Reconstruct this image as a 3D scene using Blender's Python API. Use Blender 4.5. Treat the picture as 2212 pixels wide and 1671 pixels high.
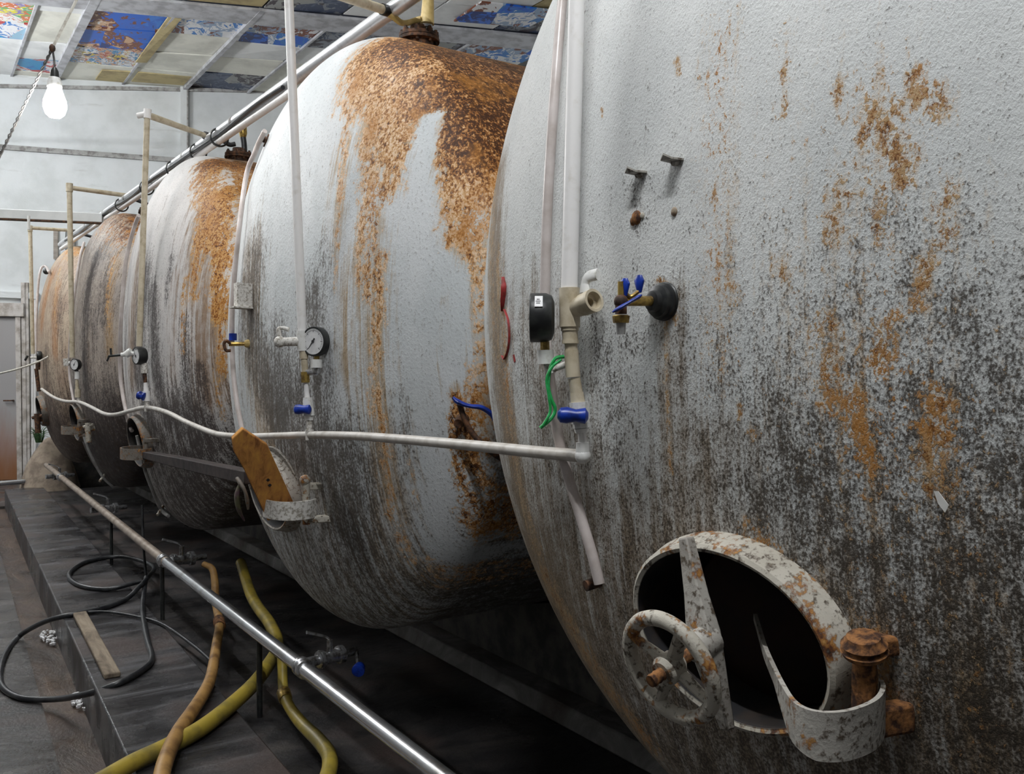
import bpy, math, random
import numpy as np
from mathutils import Vector, Matrix
random.seed(7)
for _o in list(bpy.data.objects): bpy.data.objects.remove(_o)
scene = bpy.context.scene
COL = scene.collection

# ---------------------------------------------------------------- camera
W, H, FPX = 2212, 1671, 1917.0
HC = 1.6                                    # camera height above the lower floor
TH = math.atan((1106 + 198) / FPX)          # yaw away from the row direction (+Y) towards +X
PT = math.atan((835.5 - 797.4) / FPX)       # pitch down
cam = bpy.data.cameras.new('camera'); camo = bpy.data.objects.new('camera', cam); COL.objects.link(camo)
cam.sensor_fit = 'HORIZONTAL'; cam.sensor_width = 36.0; cam.lens = FPX / W * 36.0
cam.clip_start = 0.02; cam.clip_end = 200
camo.location = (0, 0, HC); camo.rotation_euler = (math.pi / 2 - PT, 0, -TH)
scene.camera = camo

# ---------------------------------------------------------------- world, exposure
wld = bpy.data.worlds.new('world'); scene.world = wld; wld.use_nodes = True
wld.node_tree.nodes['Background'].inputs[0].default_value = (0.9, 0.95, 1.0, 1)
wld.node_tree.nodes['Background'].inputs[1].default_value = 0.3
scene.view_settings.view_transform = 'Standard'; scene.view_settings.look = 'None'
scene.view_settings.gamma = 1.0; scene.view_settings.use_curve_mapping = False
scene.view_settings.exposure = 0.42
TUBE_POWER = 330.0
BULB_POWER = 110.0

# ---------------------------------------------------------------- rays from the viewpoint onto real surfaces
st, ct, sp, cp = math.sin(TH), math.cos(TH), math.sin(PT), math.cos(PT)
CAM = np.array([0, 0, HC])
def ray(x, y):
    r = (x - W / 2) / FPX; u = (H / 2 - y) / FPX
    Fh = cp + u * sp; Z = -sp + u * cp
    return np.array([Fh * st + r * ct, Fh * ct - r * st, Z])
def P(x, y, F): return CAM + ray(x, y) * F
def onz(x, y, zrel): d = ray(x, y); return CAM + d * (zrel / d[2])
def onx(x, y, X): d = ray(x, y); return CAM + d * (X / d[0])
def depth(p): return p[0] * st * cp + p[1] * ct * cp - (p[2] - HC) * sp
RT = 1.2; DD = 0.388; PE = 2.5
TK = [(1.537, 1.043, HC + .162), (1.572, 3.467, HC + .135), (1.572, 5.946, HC + .162), (1.572, 8.425, HC + .162), (1.572, 10.904, HC + .162)]
def headx(i, y, z, off=0.0):
    Xr, Yc, Zc = TK[i]
    r = np.hypot(y - Yc, z - Zc) / (RT + off)
    return np.where(r < 1, Xr - (DD + off) * np.sqrt(np.maximum(0, 1 - np.minimum(r, 1) ** PE)), 99.0)
_ts = np.linspace(.3, 14, 5000)
A3 = lambda v: np.array(v, float)
def hd(i, x, y, off=0.0, _n=0):
    d = ray(x, y); Q = CAM + _ts[:, None] * d
    ins = Q[:, 0] >= headx(i, Q[:, 1], Q[:, 2], off)
    if not ins.any():                      # just past the rim: slide towards the middle of the head
        if _n > 120: return None
        a = A3((TK[i][0] - DD, TK[i][1], TK[i][2])); F_ = depth(a)
        cx_ = W / 2 + FPX * (a[0] * ct - a[1] * st) / F_
        cy_ = H / 2 - FPX * (a[2] - HC) / F_
        return hd(i, x + (cx_ - x) * .015, y + (cy_ - y) * .015, off, _n + 1)
    k = int(np.argmax(ins)); a, b = _ts[max(k - 1, 0)], _ts[k]
    for _ in range(20):
        m = .5 * (a + b); q = CAM + m * d
        if q[0] >= headx(i, q[1], q[2], off): b = m
        else: a = m
    return CAM + b * d
def hn(i, p):
    e = 1e-3
    gy = (headx(i, p[1] + e, p[2]) - headx(i, p[1] - e, p[2])) / (2 * e)
    gz = (headx(i, p[1], p[2] + e) - headx(i, p[1], p[2] - e)) / (2 * e)
    n = np.array([-1.0, gy, gz]); return n / np.linalg.norm(n)

# ---------------------------------------------------------------- mesh builder
def A(v): return np.array(v, float)
def unit(v): v = A(v); return v / (np.linalg.norm(v) + 1e-12)
def basis(d):
    d = unit(d); a = A((0, 0, 1)) if abs(d[2]) < .9 else A((1, 0, 0))
    u = unit(np.cross(a, d)); v = np.cross(d, u); return u, v, d
def spline(pts, n=8):
    pts = [A(p) for p in pts]
    if len(pts) < 3: return pts
    out = []
    Q = [2 * pts[0] - pts[1]] + pts + [2 * pts[-1] - pts[-2]]
    for i in range(1, len(Q) - 2):
        p0, p1, p2, p3 = Q[i - 1:i + 3]
        for k in range(n):
            t = k / n
            out.append(.5 * (2 * p1 + (p2 - p0) * t + (2 * p0 - 5 * p1 + 4 * p2 - p3) * t * t + (3 * p1 - p0 - 3 * p2 + p3) * t ** 3))
    out.append(pts[-1]); return out
ORG = {}
class MB:
    def __init__(s): s.v = []; s.f = []
    def add(s, vs, fs):
        o = len(s.v); s.v += [tuple(map(float, q)) for q in vs]; s.f += [tuple(i + o for i in q) for q in fs]; return s
    def tube(s, pts, r, seg=12, cap=True, flat=1.0):
        pts = [A(p) for p in pts]; n = len(pts)
        rs = r if hasattr(r, '__len__') else [r] * n
        if len(rs) != n: rs = np.interp(np.linspace(0, 1, n), np.linspace(0, 1, len(rs)), rs)
        t = unit(pts[1] - pts[0]); u, v, _ = basis(t); vs = []
        for i in range(n):
            t = unit((pts[min(i + 1, n - 1)] - pts[max(i - 1, 0)]))
            u = unit(u - t * np.dot(u, t)); v = np.cross(t, u)
            for k in range(seg):
                a = 2 * math.pi * k / seg
                vs.append(pts[i] + rs[i] * (math.cos(a) * u + flat * math.sin(a) * v))
        fs = [(i * seg + k, i * seg + (k + 1) % seg, (i + 1) * seg + (k + 1) % seg, (i + 1) * seg + k) for i in range(n - 1) for k in range(seg)]
        if cap: fs += [tuple(range(seg))[::-1], tuple((n - 1) * seg + k for k in range(seg))]
        return s.add(vs, fs)
    def cyl(s, a, b, r0, r1=None, seg=14): return s.tube([a, b], [r0, r0 if r1 is None else r1], seg)
    def lathe(s, p, d, prof, seg=20, cap=True):
        u, v, d = basis(d); p = A(p); vs = []; n = len(prof)
        for t, r in prof:
            for k in range(seg):
                a = 2 * math.pi * k / seg; vs.append(p + d * t + r * (math.cos(a) * u + math.sin(a) * v))
        fs = [(i * seg + k, i * seg + (k + 1) % seg, (i + 1) * seg + (k + 1) % seg, (i + 1) * seg + k) for i in range(n - 1) for k in range(seg)]
        if cap: fs += [tuple(range(seg))[::-1], tuple((n - 1) * seg + k for k in range(seg))]
        return s.add(vs, fs)
    def ball(s, c, r, seg=14, n=8, sc=(1, 1, 1)):
        c = A(c); vs = []
        for i in range(n + 1):
            a = math.pi * i / n
            for k in range(seg):
                b = 2 * math.pi * k / seg
                vs.append(c + r * A((sc[0] * math.sin(a) * math.cos(b), sc[1] * math.sin(a) * math.sin(b), sc[2] * math.cos(a))))
        return s.add(vs, [(i * seg + k, (i + 1) * seg + k, (i + 1) * seg + (k + 1) % seg, i * seg + (k + 1) % seg) for i in range(n) for k in range(seg)])
    def torus(s, c, nrm, R, r, seg=40, n=10, flat=1.0):
        u, v, d = basis(nrm); c = A(c); vs = []
        for i in range(seg):
            a = 2 * math.pi * i / seg; e = math.cos(a) * u + math.sin(a) * v
            for k in range(n):
                b = 2 * math.pi * k / n; vs.append(c + e * (R + r * math.cos(b)) + d * r * flat * math.sin(b))
        return s.add(vs, [(i * n + k, ((i + 1) % seg) * n + k, ((i + 1) % seg) * n + (k + 1) % n, i * n + (k + 1) % n) for i in range(seg) for k in range(n)])
    def box(s, c, size, ex=(1, 0, 0), ey=(0, 1, 0), ez=(0, 0, 1)):
        c = A(c); ex, ey, ez = unit(ex) * size[0] / 2, unit(ey) * size[1] / 2, unit(ez) * size[2] / 2
        vs = [c + a * ex + b * ey + d * ez for d in (-1, 1) for b in (-1, 1) for a in (-1, 1)]
        return s.add(vs, [(0, 2, 3, 1), (4, 5, 7, 6), (0, 1, 5, 4), (2, 6, 7, 3), (0, 4, 6, 2), (1, 3, 7, 5)])
    def prism(s, poly, ext):
        poly = [A(p) for p in poly]; ext = A(ext); n = len(poly)
        vs = poly + [p + ext for p in poly]
        return s.add(vs, [tuple(range(n))[::-1], tuple(range(n, 2 * n))] + [(i, (i + 1) % n, n + (i + 1) % n, n + i) for i in range(n)])
    def strip(s, path, up, h, th):
        """vertical band: path = centreline points, up = height direction"""
        path = [A(p) for p in path]; up = unit(up); n = len(path); vs = []
        for i in range(n):
            t = unit(path[min(i + 1, n - 1)] - path[max(i - 1, 0)]); q = unit(np.cross(t, up)) * th / 2
            hh = h[i] if hasattr(h, '__len__') else h
            vs += [path[i] + q, path[i] - q, path[i] - q - up * hh, path[i] + q - up * hh]
        fs = [(i * 4 + k, i * 4 + (k + 1) % 4, (i + 1) * 4 + (k + 1) % 4, (i + 1) * 4 + k) for i in range(n - 1) for k in range(4)]
        fs += [(3, 2, 1, 0), tuple((n - 1) * 4 + k for k in range(4))]
        return s.add(vs, fs)
    def build(s, name, mat, parent=None, label=None, cat=None, group=None, kind=None, ang=38, bevel=0):
        v = np.array(s.v, float)
        if parent is not None: o = ORG[parent.name]
        else: o = A(((v[:, 0].min() + v[:, 0].max()) / 2, (v[:, 1].min() + v[:, 1].max()) / 2, v[:, 2].min()))
        me = bpy.data.meshes.new(name); me.from_pydata((v - o).tolist(), [], s.f)
        import bmesh
        bm = bmesh.new(); bm.from_mesh(me); bmesh.ops.recalc_face_normals(bm, faces=bm.faces); bm.to_mesh(me); bm.free()
        me.polygons.foreach_set('use_smooth', [True] * len(me.polygons)); me.set_sharp_from_angle(angle=math.radians(ang))
        me.materials.append(mat)
        ob = bpy.data.objects.new(name, me); COL.objects.link(ob)
        if parent is not None:
            ob.parent = parent; ORG[ob.name] = o
        else:
            ob.location = o; ORG[ob.name] = o
        if bevel:
            b = ob.modifiers.new('bevel', 'BEVEL'); b.width = bevel; b.segments = 2; b.limit_method = 'ANGLE'
        tag(ob, label, cat, group, kind); return ob
def tag(o, label=None, cat=None, group=None, kind=None):
    if label: o['label'] = label
    if cat: o['category'] = cat
    if group: o['group'] = group
    if kind: o['kind'] = kind
def thing(name, loc, label, cat, group=None, kind=None):
    o = bpy.data.objects.new(name, None); COL.objects.link(o); o.location = tuple(map(float, loc)); o.empty_display_size = .05
    ORG[o.name] = A(loc); tag(o, label, cat, group, kind); return o

# ---------------------------------------------------------------- materials
class NT:
    def __init__(s, name):
        s.m = bpy.data.materials.new(name); s.m.use_nodes = True; s.t = s.m.node_tree; s.n = s.t.nodes
        s.b = s.n['Principled BSDF']; s.tc = s.n.new('ShaderNodeTexCoord')
    def link(s, a, b): s.t.links.new(a, b)
    def sock(s, node, key, val):
        if hasattr(val, 'is_linked') or hasattr(val, 'links'): s.link(val, node.inputs[key])
        else: node.inputs[key].default_value = val
    def map(s, scale, loc=(0, 0, 0), rot=(0, 0, 0), src='Object'):
        n = s.n.new('ShaderNodeMapping'); n.inputs['Scale'].default_value = scale; n.inputs['Location'].default_value = loc; n.inputs['Rotation'].default_value = rot
        s.link(s.tc.outputs[src], n.inputs['Vector']); return n.outputs[0]
    def noise(s, scale, detail=4, rough=.55, vec=None, dist=0, out='Fac'):
        n = s.n.new('ShaderNodeTexNoise'); n.inputs['Scale'].default_value = scale; n.inputs['Detail'].default_value = detail
        n.inputs['Roughness'].default_value = rough; n.inputs['Distortion'].default_value = dist
        s.link(vec if vec is not None else s.tc.outputs['Object'], n.inputs['Vector']); return n.outputs[out]
    def voro(s, scale, vec=None, out='Distance', feat='F1'):
        n = s.n.new('ShaderNodeTexVoronoi'); n.feature = feat; n.inputs['Scale'].default_value = scale
        s.link(vec if vec is not None else s.tc.outputs['Object'], n.inputs['Vector']); return n.outputs[out]
    def math(s, op, a, b=0.0, clamp=False):
        n = s.n.new('ShaderNodeMath'); n.operation = op; n.use_clamp = clamp; s.sock(n, 0, a); s.sock(n, 1, b); return n.outputs[0]
    def rng(s, v, a, b, c=0.0, d=1.0):
        n = s.n.new('ShaderNodeMapRange'); n.interpolation_type = 'SMOOTHSTEP'; s.sock(n, 0, v)
        n.inputs[1].default_value = a; n.inputs[2].default_value = b; n.inputs[3].default_value = c; n.inputs[4].default_value = d; return n.outputs[0]
    def mix(s, f, a, b, mode='MIX'):
        n = s.n.new('ShaderNodeMix'); n.data_type = 'RGBA'; n.blend_type = mode; s.sock(n, 0, f)
        for k, v in ((6, a), (7, b)):
            if isinstance(v, tuple): n.inputs[k].default_value = (*v[:3], 1)
            else: s.link(v, n.inputs[k])
        return n.outputs[2]
    def ramp(s, f, stops, const=False):
        n = s.n.new('ShaderNodeValToRGB'); s.link(f, n.inputs[0]); e = n.color_ramp.elements
        if const: n.color_ramp.interpolation = 'CONSTANT'
        while len(e) < len(stops): e.new(.5)
        for q, (p, c) in zip(e, stops): q.position = p; q.color = (*c, 1)
        return n.outputs[0]
    def bump(s, h, strength=.3, dist=.004):
        n = s.n.new('ShaderNodeBump'); n.inputs['Strength'].default_value = strength; n.inputs['Distance'].default_value = dist
        s.link(h, n.inputs['Height']); s.link(n.outputs[0], s.b.inputs['Normal'])
    def out(s, col, rough=.5, metal=0.0, spec=None):
        if isinstance(col, tuple): s.b.inputs['Base Color'].default_value = (*col[:3], 1)
        else: s.link(col, s.b.inputs['Base Color'])
        s.sock(s.b, 'Roughness', rough); s.sock(s.b, 'Metallic', metal)
        if spec is not None: s.b.inputs['Specular IOR Level'].default_value = spec
        return s.m
def simple(name, c1, c2, scale=30, rough=.5, metal=0.0, lo=.4, hi=.65, bump=.15, detail=5, spec=None):
    t = NT(name); n = t.noise(scale, detail, .6); f = t.rng(n, lo, hi); t.bump(n, bump, .002)
    return t.out(t.mix(f, c1, c2), rough, metal, spec)
M = {}
M['pvc'] = simple('white_pvc', (.86, .845, .835), (.70, .67, .62), 25, .35, lo=.5, hi=.8)
M['pvc_dull'] = simple('dull_pvc', (.60, .57, .53), (.42, .38, .33), 18, .4, lo=.4, hi=.75)
M['pvc_old'] = simple('aged_pvc', (.60, .53, .40), (.36, .29, .18), 22, .45, lo=.4, hi=.75)
M['white'] = simple('white_plastic', (.78, .78, .76), (.5, .48, .42), 40, .4, lo=.5, hi=.75)
M['scale'] = simple('limescale_white', (.72, .70, .66), (.32, .29, .24), 90, .8, lo=.45, hi=.65, bump=.6)
M['blue'] = simple('blue_plastic', (.006, .04, .36), (.003, .015, .14), 40, .35, lo=.4, hi=.7)
M['blackp'] = simple('black_plastic', (.012, .013, .014), (.03, .032, .03), 30, .38)
M['rubber'] = simple('black_rubber', (.012, .013, .016), (.04, .042, .045), 18, .35)
M['brass'] = simple('brass', (.52, .36, .10), (.22, .14, .05), 60, .35, .8)
M['chrome'] = simple('worn_chrome', (.55, .56, .58), (.2, .19, .18), 50, .28, .85)
M['steel'] = simple('stainless_pipe', (.62, .63, .65), (.30, .27, .24), 8, .22, .9, lo=.45, hi=.8, bump=.05)
M['galv'] = simple('galvanised_pipe', (.62, .63, .65), (.34, .33, .34), 20, .35, .6, lo=.5, hi=.85)
M['iron'] = simple('dark_rusty_iron', (.035, .02, .014), (.16, .07, .03), 45, .7, .2, bump=.5)
M['rust'] = simple('heavy_rust', (.035, .012, .005), (.30, .13, .04), 70, .85, 0, lo=.36, hi=.66, bump=1.0)
M['tube'] = simple('milky_sight_tube', (.62, .56, .54), (.46, .40, .37), 12, .3, lo=.35, hi=.7)
M['yhose'] = simple('yellow_hose', (.40, .30, .045), (.20, .16, .04), 7, .4, lo=.4, hi=.65, bump=.2)
M['bhose'] = simple('tan_hose', (.42, .24, .08), (.17, .085, .03), 9, .42, lo=.42, hi=.68, bump=.2)
M['cream'] = simple('cream_hose', (.68, .52, .22), (.5, .36, .12), 15, .45)
M['wire'] = simple('wire_grey', (.04, .04, .04), (.16, .15, .14), 40, .6)
M['rope'] = simple('white_cord', (.66, .64, .58), (.45, .42, .36), 60, .8)
M['green'] = simple('green_twine', (.01, .30, .06), (.03, .48, .13), 50, .5)
M['red'] = simple('red_paint', (.32, .02, .02), (.18, .02, .015), 60, .6)
M['ink'] = simple('black_print', (.015, .015, .018), (.04, .04, .04), 60, .6)
M['dial'] = simple('dial_white', (.80, .80, .80), (.70, .70, .71), 60, .35, bump=.02)
M['foam'] = simple('white_foam', (.7, .7, .72), (.35, .34, .33), 80, .4)
M['leafg'] = simple('green_weed', (.03, .09, .03), (.08, .14, .05), 30, .7)
# chipped cream paint over rust (manhole ironwork)
def chipped(name, base, base2, lo, hi):
    t = NT(name); a = t.noise(14, 6, .65); b = t.noise(85, 4, .6); c = t.noise(5, 3)
    paint = t.mix(t.rng(c, .35, .65), base, base2)
    paint = t.mix(t.rng(t.math('ADD', b, t.math('MULTIPLY', t.noise(30, 5, .7), .6)), .80, .98), paint, (.085, .065, .045))
    rustc = t.ramp(b, [(.36, (.025, .010, .006)), (.48, (.13, .045, .014)), (.58, (.30, .13, .03)), (.70, (.48, .26, .08))])
    m = t.rng(t.math('ADD', a, t.math('MULTIPLY', b, .35)), lo, hi)
    t.bump(t.math('ADD', a, b), .5, .003)
    return t.out(t.mix(m, paint, rustc), .65)
M['chip'] = chipped('chipped_cream_paint', (.56, .53, .46), (.38, .35, .29), .70, .80)
M['chip2'] = chipped('chipped_grey_paint', (.43, .41, .37), (.29, .27, .24), .77, .88)
M['chip3'] = chipped('grimy_far_ironwork', (.20, .18, .155), (.13, .115, .10), .70, .82)
M['chiprust'] = chipped('chipped_rusty_paint', (.40, .36, .29), (.28, .23, .17), .62, .72)
def wood(name, c1, c2, c3, axis):
    t = NT(name); v = t.map(axis); a = t.noise(1.0, 6, .65, v, .6); b = t.noise(4, 3)
    col = t.ramp(a, [(.32, c3), (.48, c1), (.66, c2)]); t.bump(a, .5, .003)
    return t.out(t.mix(t.rng(b, .35, .65, 0, .5), col, c2), .7, 0, .15)
# tank paint with rust, dirt, stains and belly shade carried by a per-vertex map
def tankmat(name, paint, paint2, tan, grime_shade, rust, seed, fine=150, gl=.25, gh=.75, bs=.45, grit=1.0, streak=1.0, rs=30):
    t = NT(name); L = (seed * 3.1, seed * 1.7, seed * .9)
    at = t.n.new('ShaderNodeAttribute'); at.attribute_name = 'stain_shade'; at.attribute_type = 'GEOMETRY'
    sc = t.n.new('ShaderNodeSeparateColor'); t.link(at.outputs['Color'], sc.inputs[0]); R, G, B = sc.outputs[:3]; D = at.outputs['Alpha']
    base = t.map((1, 1, .8), L)
    nf = t.noise(fine, 3, .65, base); nm = t.noise(26, 6, .7, base); nl = t.noise(3.5, 5, .6, base); nr = t.noise(rs, 6, .72, base); nw = t.noise(1.6, 4, .6, base)
    ns = t.noise(1.0, 6, .62, t.map((6, 34, 2.0), L), .5); ns2 = t.noise(1.0, 6, .65, t.map((12, 110, 5.0), L), .4)
    c = lambda n, k: t.math('MULTIPLY', t.math('SUBTRACT', n, .5), k)
    add = lambda *a: a[0] if len(a) == 1 else t.math('ADD', a[0], add(*a[1:]))
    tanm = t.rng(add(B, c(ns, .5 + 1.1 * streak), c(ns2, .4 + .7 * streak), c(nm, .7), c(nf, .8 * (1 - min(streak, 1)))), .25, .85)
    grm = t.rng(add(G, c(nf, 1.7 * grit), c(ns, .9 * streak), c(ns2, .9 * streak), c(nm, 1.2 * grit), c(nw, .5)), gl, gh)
    rsm = t.rng(add(R, c(nr, 1.5), c(ns, .7 * streak), c(nf, .9)), .48, .64)
    halo = t.rng(add(R, c(nr, 1.1), c(ns, 1.1)), .30, .72)
    p = t.mix(t.rng(nl, .36, .64), paint, paint2)
    p = t.mix(t.math('MULTIPLY', t.rng(nf, .56, .70), .45), p, (.20, .19, .18))
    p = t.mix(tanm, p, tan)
    p = t.mix(t.math('MULTIPLY', halo, .6), p, (.52, .37, .21))
    p = t.mix(t.math('MULTIPLY', grm, .92), p, grime_shade)
    rc = t.ramp(add(t.math('MULTIPLY', D, -.12), t.math('MULTIPLY', nf, .62), t.math('MULTIPLY', t.noise(48, 4, .65, base), .45)), [(.40, rust[0]), (.47, rust[1]), (.53, rust[2]), (.60, rust[3])])
    rc = t.mix(t.rng(t.noise(6, 5, .65, base), .50, .66, 0, .6), rc, (.42, .17, .025))
    p = t.mix(rsm, p, rc)
    t.bump(add(t.math('MULTIPLY', nf, .8), nm, t.math('MULTIPLY', rsm, .25)), bs, .0045)
    return t.out(p, t.rng(nm, .3, .7, .45, .65), 0, .3)
RUSTC = ((.06, .022, .008), (.30, .115, .028), (.58, .33, .13), (.74, .55, .38))
RUSTE = ((.045, .016, .007), (.17, .066, .018), (.33, .17, .06), (.44, .30, .16))
RUSTD = ((.04, .012, .006), (.20, .065, .012), (.40, .17, .035), (.55, .33, .13))
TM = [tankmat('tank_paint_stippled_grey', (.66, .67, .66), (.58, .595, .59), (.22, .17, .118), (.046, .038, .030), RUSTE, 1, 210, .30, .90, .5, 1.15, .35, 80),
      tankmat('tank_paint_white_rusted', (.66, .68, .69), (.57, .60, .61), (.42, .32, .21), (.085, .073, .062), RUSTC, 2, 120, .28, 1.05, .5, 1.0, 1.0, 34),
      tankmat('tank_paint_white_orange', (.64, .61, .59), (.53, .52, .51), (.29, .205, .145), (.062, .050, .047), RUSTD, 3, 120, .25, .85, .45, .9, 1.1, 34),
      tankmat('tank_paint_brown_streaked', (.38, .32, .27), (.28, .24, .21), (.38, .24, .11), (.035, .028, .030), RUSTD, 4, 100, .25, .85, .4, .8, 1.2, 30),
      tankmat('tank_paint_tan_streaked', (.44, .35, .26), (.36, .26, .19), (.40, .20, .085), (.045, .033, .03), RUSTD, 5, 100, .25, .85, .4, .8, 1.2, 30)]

# ---------------------------------------------------------------- unseen tube lamps over the aisle, the last two added to brighten the end wall
def emis(name, col, s):
    t = NT(name); t.b.inputs['Emission Color'].default_value = (*col, 1); t.b.inputs['Emission Strength'].default_value = s
    return t.out((.9, .9, .9), .4)
LAMPM = [emis('lit_tube', (.97, .985, 1.0), TUBE_POWER * k) for k in (1.25, .62, .9, 1.0, 1.0, 1.0)]
for k, (x, y, z) in enumerate(((.15, .35, 2.5), (.45, 3.3, 2.75), (-.2, 6.6, 3.0), (-.2, 9.6, 3.2), (-.55, 12.6, 3.2), (-1.9, 11.6, 3.2))):
    z += HC
    lp = thing('tube_lamp', (x, y, z), ['bare tube lamp over the aisle beside the camera', 'bare tube lamp over the aisle by the second tank', 'bare tube lamp over the aisle by the third tank', 'bare tube lamp over the aisle by the far tank', 'added tube lamp in front of the steel door, brightening the end wall', 'added tube lamp by the far left corner, brightening the end wall'][k], 'lamp', 'tube lamps over the aisle')
    MB().box((x, y, z + .05), (.028, 1.25, .03)).build('housing', M['white'], lp, bevel=.006)
    MB().cyl((x, y - .6, z), (x, y + .6, z), .016).build('tube', LAMPM[k], lp)
    MB().box((x, y - .61, z + .02), (.03, .02, .06)).build('holder', M['white'], lp)
    MB().box((x, y + .61, z + .02), (.03, .02, .06)).build('holder', M['white'], lp)
    MB().cyl((x, y - .4, z + .08), (x, y - .4, HC + 4.24), .004).build('chain', M['wire'], lp)
    MB().cyl((x, y + .4, z + .08), (x, y + .4, HC + 4.24), .004).build('chain', M['wire'], lp)

# ---------------------------------------------------------------- room shell
def wallmat():
    t = NT('whitewashed_wall'); a = t.noise(2.2, 6, .6); b = t.noise(1, 5, .6, t.map((1.5, 1.5, 9))); c = t.noise(60, 3)
    col = t.mix(t.rng(a, .4, .7), (.70, .73, .74), (.60, .63, .63)); col = t.mix(t.rng(b, .62, .8, 0, .6), col, (.40, .40, .38))
    t.bump(t.math('ADD', a, c), .25, .004); return t.out(col, .8)
M['wall'] = wallmat()
M['gwall'] = simple('grey_cement_wall', (.24, .24, .24), (.17, .17, .165), 4, .85)
def floormat(name, c1, c2, c3, ax, r0=.22, r1=.6):
    t = NT(name); a = t.noise(1, 7, .68, t.map(ax), .8); b = t.noise(2.3, 5); c = t.noise(40, 5, .6)
    col = t.ramp(a, [(.3, c3), (.5, c1), (.68, c2)]); col = t.mix(t.rng(b, .48, .68, 0, .7), col, (.065, .043, .036))
    t.bump(t.math('ADD', a, t.math('MULTIPLY', c, .35)), .55, .012)
    return t.out(col, t.rng(b, .35, .62, r0, r1))
M['floor'] = floormat('wet_concrete_floor', (.042, .039, .038), (.11, .102, .098), (.014, .0135, .0135), (2.2, 5.5, 4), .15, .5)
M['plat'] = floormat('wet_concrete_platform', (.036, .035, .037), (.12, .12, .128), (.010, .010, .012), (1.6, 9, 5), .14, .5)
M['gutter'] = floormat('muddy_gutter', (.050, .031, .020), (.11, .07, .045), (.016, .010, .008), (7, 2, 5))
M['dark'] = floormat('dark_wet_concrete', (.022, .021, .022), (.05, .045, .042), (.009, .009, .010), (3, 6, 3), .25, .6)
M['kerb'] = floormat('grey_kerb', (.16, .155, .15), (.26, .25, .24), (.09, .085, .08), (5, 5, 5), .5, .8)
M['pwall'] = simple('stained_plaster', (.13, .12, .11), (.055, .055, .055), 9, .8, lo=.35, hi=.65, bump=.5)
ST = dict(kind='structure')
ZP = HC - 1.4
ex0 = lambda y: .62 + .033 * (y - 2) - .03        # platform edge, very slightly skew to the row
gx0 = lambda y: ex0(y) - .17                       # outer edge of the gutter
Y0, Y1, YE = -3.5, 15.6, 11.9
MB().prism([(-3.2, Y0, 0), (gx0(Y0), Y0, 0), (gx0(Y1), Y1, 0), (-3.2, Y1, 0)], (0, 0, -.15)).build('floor', M['floor'], label='dark wet concrete floor of the aisle', cat='floor', **ST)
MB().prism([(gx0(Y0), Y0, -.03), (ex0(Y0) + .02, Y0, -.03), (ex0(YE) + .02, YE, -.03), (gx0(YE), YE, -.03)], (0, 0, -.12)).build('floor_gutter', M['gutter'], label='brown muddy gutter along the platform step', cat='gutter', **ST)
MB().prism([(gx0(YE), YE, 0), (7.5, YE, 0), (7.5, Y1, 0), (gx0(Y1), Y1, 0)], (0, 0, -.15)).build('floor', M['floor'], label='wet concrete floor beyond the platform end', cat='floor', **ST)
ix = lambda y: 1.10 + .026 * (y - 3.5)
MB().prism([(ex0(Y0), Y0, ZP), (ix(Y0), Y0, ZP), (ix(YE), YE, ZP), (ex0(YE), YE, ZP)], (0, 0, -ZP - .14)).build('floor_platform', M['plat'], label='raised wet concrete platform along the front of the tanks', cat='platform', bevel=.008, **ST)
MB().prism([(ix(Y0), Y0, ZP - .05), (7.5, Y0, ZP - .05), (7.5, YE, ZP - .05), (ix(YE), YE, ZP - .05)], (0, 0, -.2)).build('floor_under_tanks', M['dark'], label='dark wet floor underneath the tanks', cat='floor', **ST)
# the foundation wall carrying the tanks, its top cut to the shells
yy = np.linspace(Y0 + .1, 12.2, 700); prof = []
for y in yy:
    z = HC - .55
    for (Xr, Yc, Zc) in TK:
        d = abs(y - Yc)
        if d < RT: z = min(z, Zc - math.sqrt((RT + .012) ** 2 - d * d))
    prof.append((2.32, y, z))
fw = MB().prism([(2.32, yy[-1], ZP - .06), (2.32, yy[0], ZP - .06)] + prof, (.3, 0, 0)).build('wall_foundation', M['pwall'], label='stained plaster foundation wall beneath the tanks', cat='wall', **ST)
MB().prism([(2.18, Y0 + .1, ZP - .05), (2.33, Y0 + .1, ZP - .05), (2.33, Y0 + .1, ZP + .03), (2.2, Y0 + .1, ZP + .03)], (0, 15.6, 0)).build('trim_1', M['kerb'], label='long grey kerb at the foot of the foundation wall', cat='kerb', bevel=.008, **ST)
MB().box((2.9, 12.3, .45), (2.8, .2, .9)).build('dark_filler_block', M['pwall'], label='low dark block added to darken the gap behind the farthest tank', cat='wall', **ST)  # dark block added to darken the gap below the farthest tank
# back wall
wd = unit((.25 * st + ct, .25 * ct - st, 0)); wn = A((wd[1], -wd[0], 0)); 
WP = onz(25, 1035, -1.6); WP[2] = 0
def onw(x, y, off=0.0): d = ray(x, y); q = WP + wn * off; return CAM + d * (np.dot(q - CAM, wn) / np.dot(d, wn))
ZC = HC + 4.25
def wpt(t, z, off=0.0): return WP + wd * t + wn * off + A((0, 0, z))
wb = MB().prism([wpt(-5.2, -.1), wpt(8, -.1), wpt(8, ZC + .1), wpt(-5.2, ZC + .1)], -wn * .2).build('wall_back', M['wall'], label='white painted end wall behind the tanks', cat='wall', **ST)
M['seam'] = simple('grey_seam', (.42, .42, .41), (.22, .21, .20), 12, .8)
def wstrip(px0, px1, h, th, mat, name, parent):
    a, b = onw(*px0), onw(*px1); c = (a + b) / 2; d = b - a
    return MB().box(c + wn * th / 2, (np.linalg.norm(d), th, h), d, wn, np.cross(unit(d), wn)).build(name, mat, parent)
wstrip((-40, 315), (560, 360), .07, .05, M['seam'], 'ledge', wb)
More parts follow.
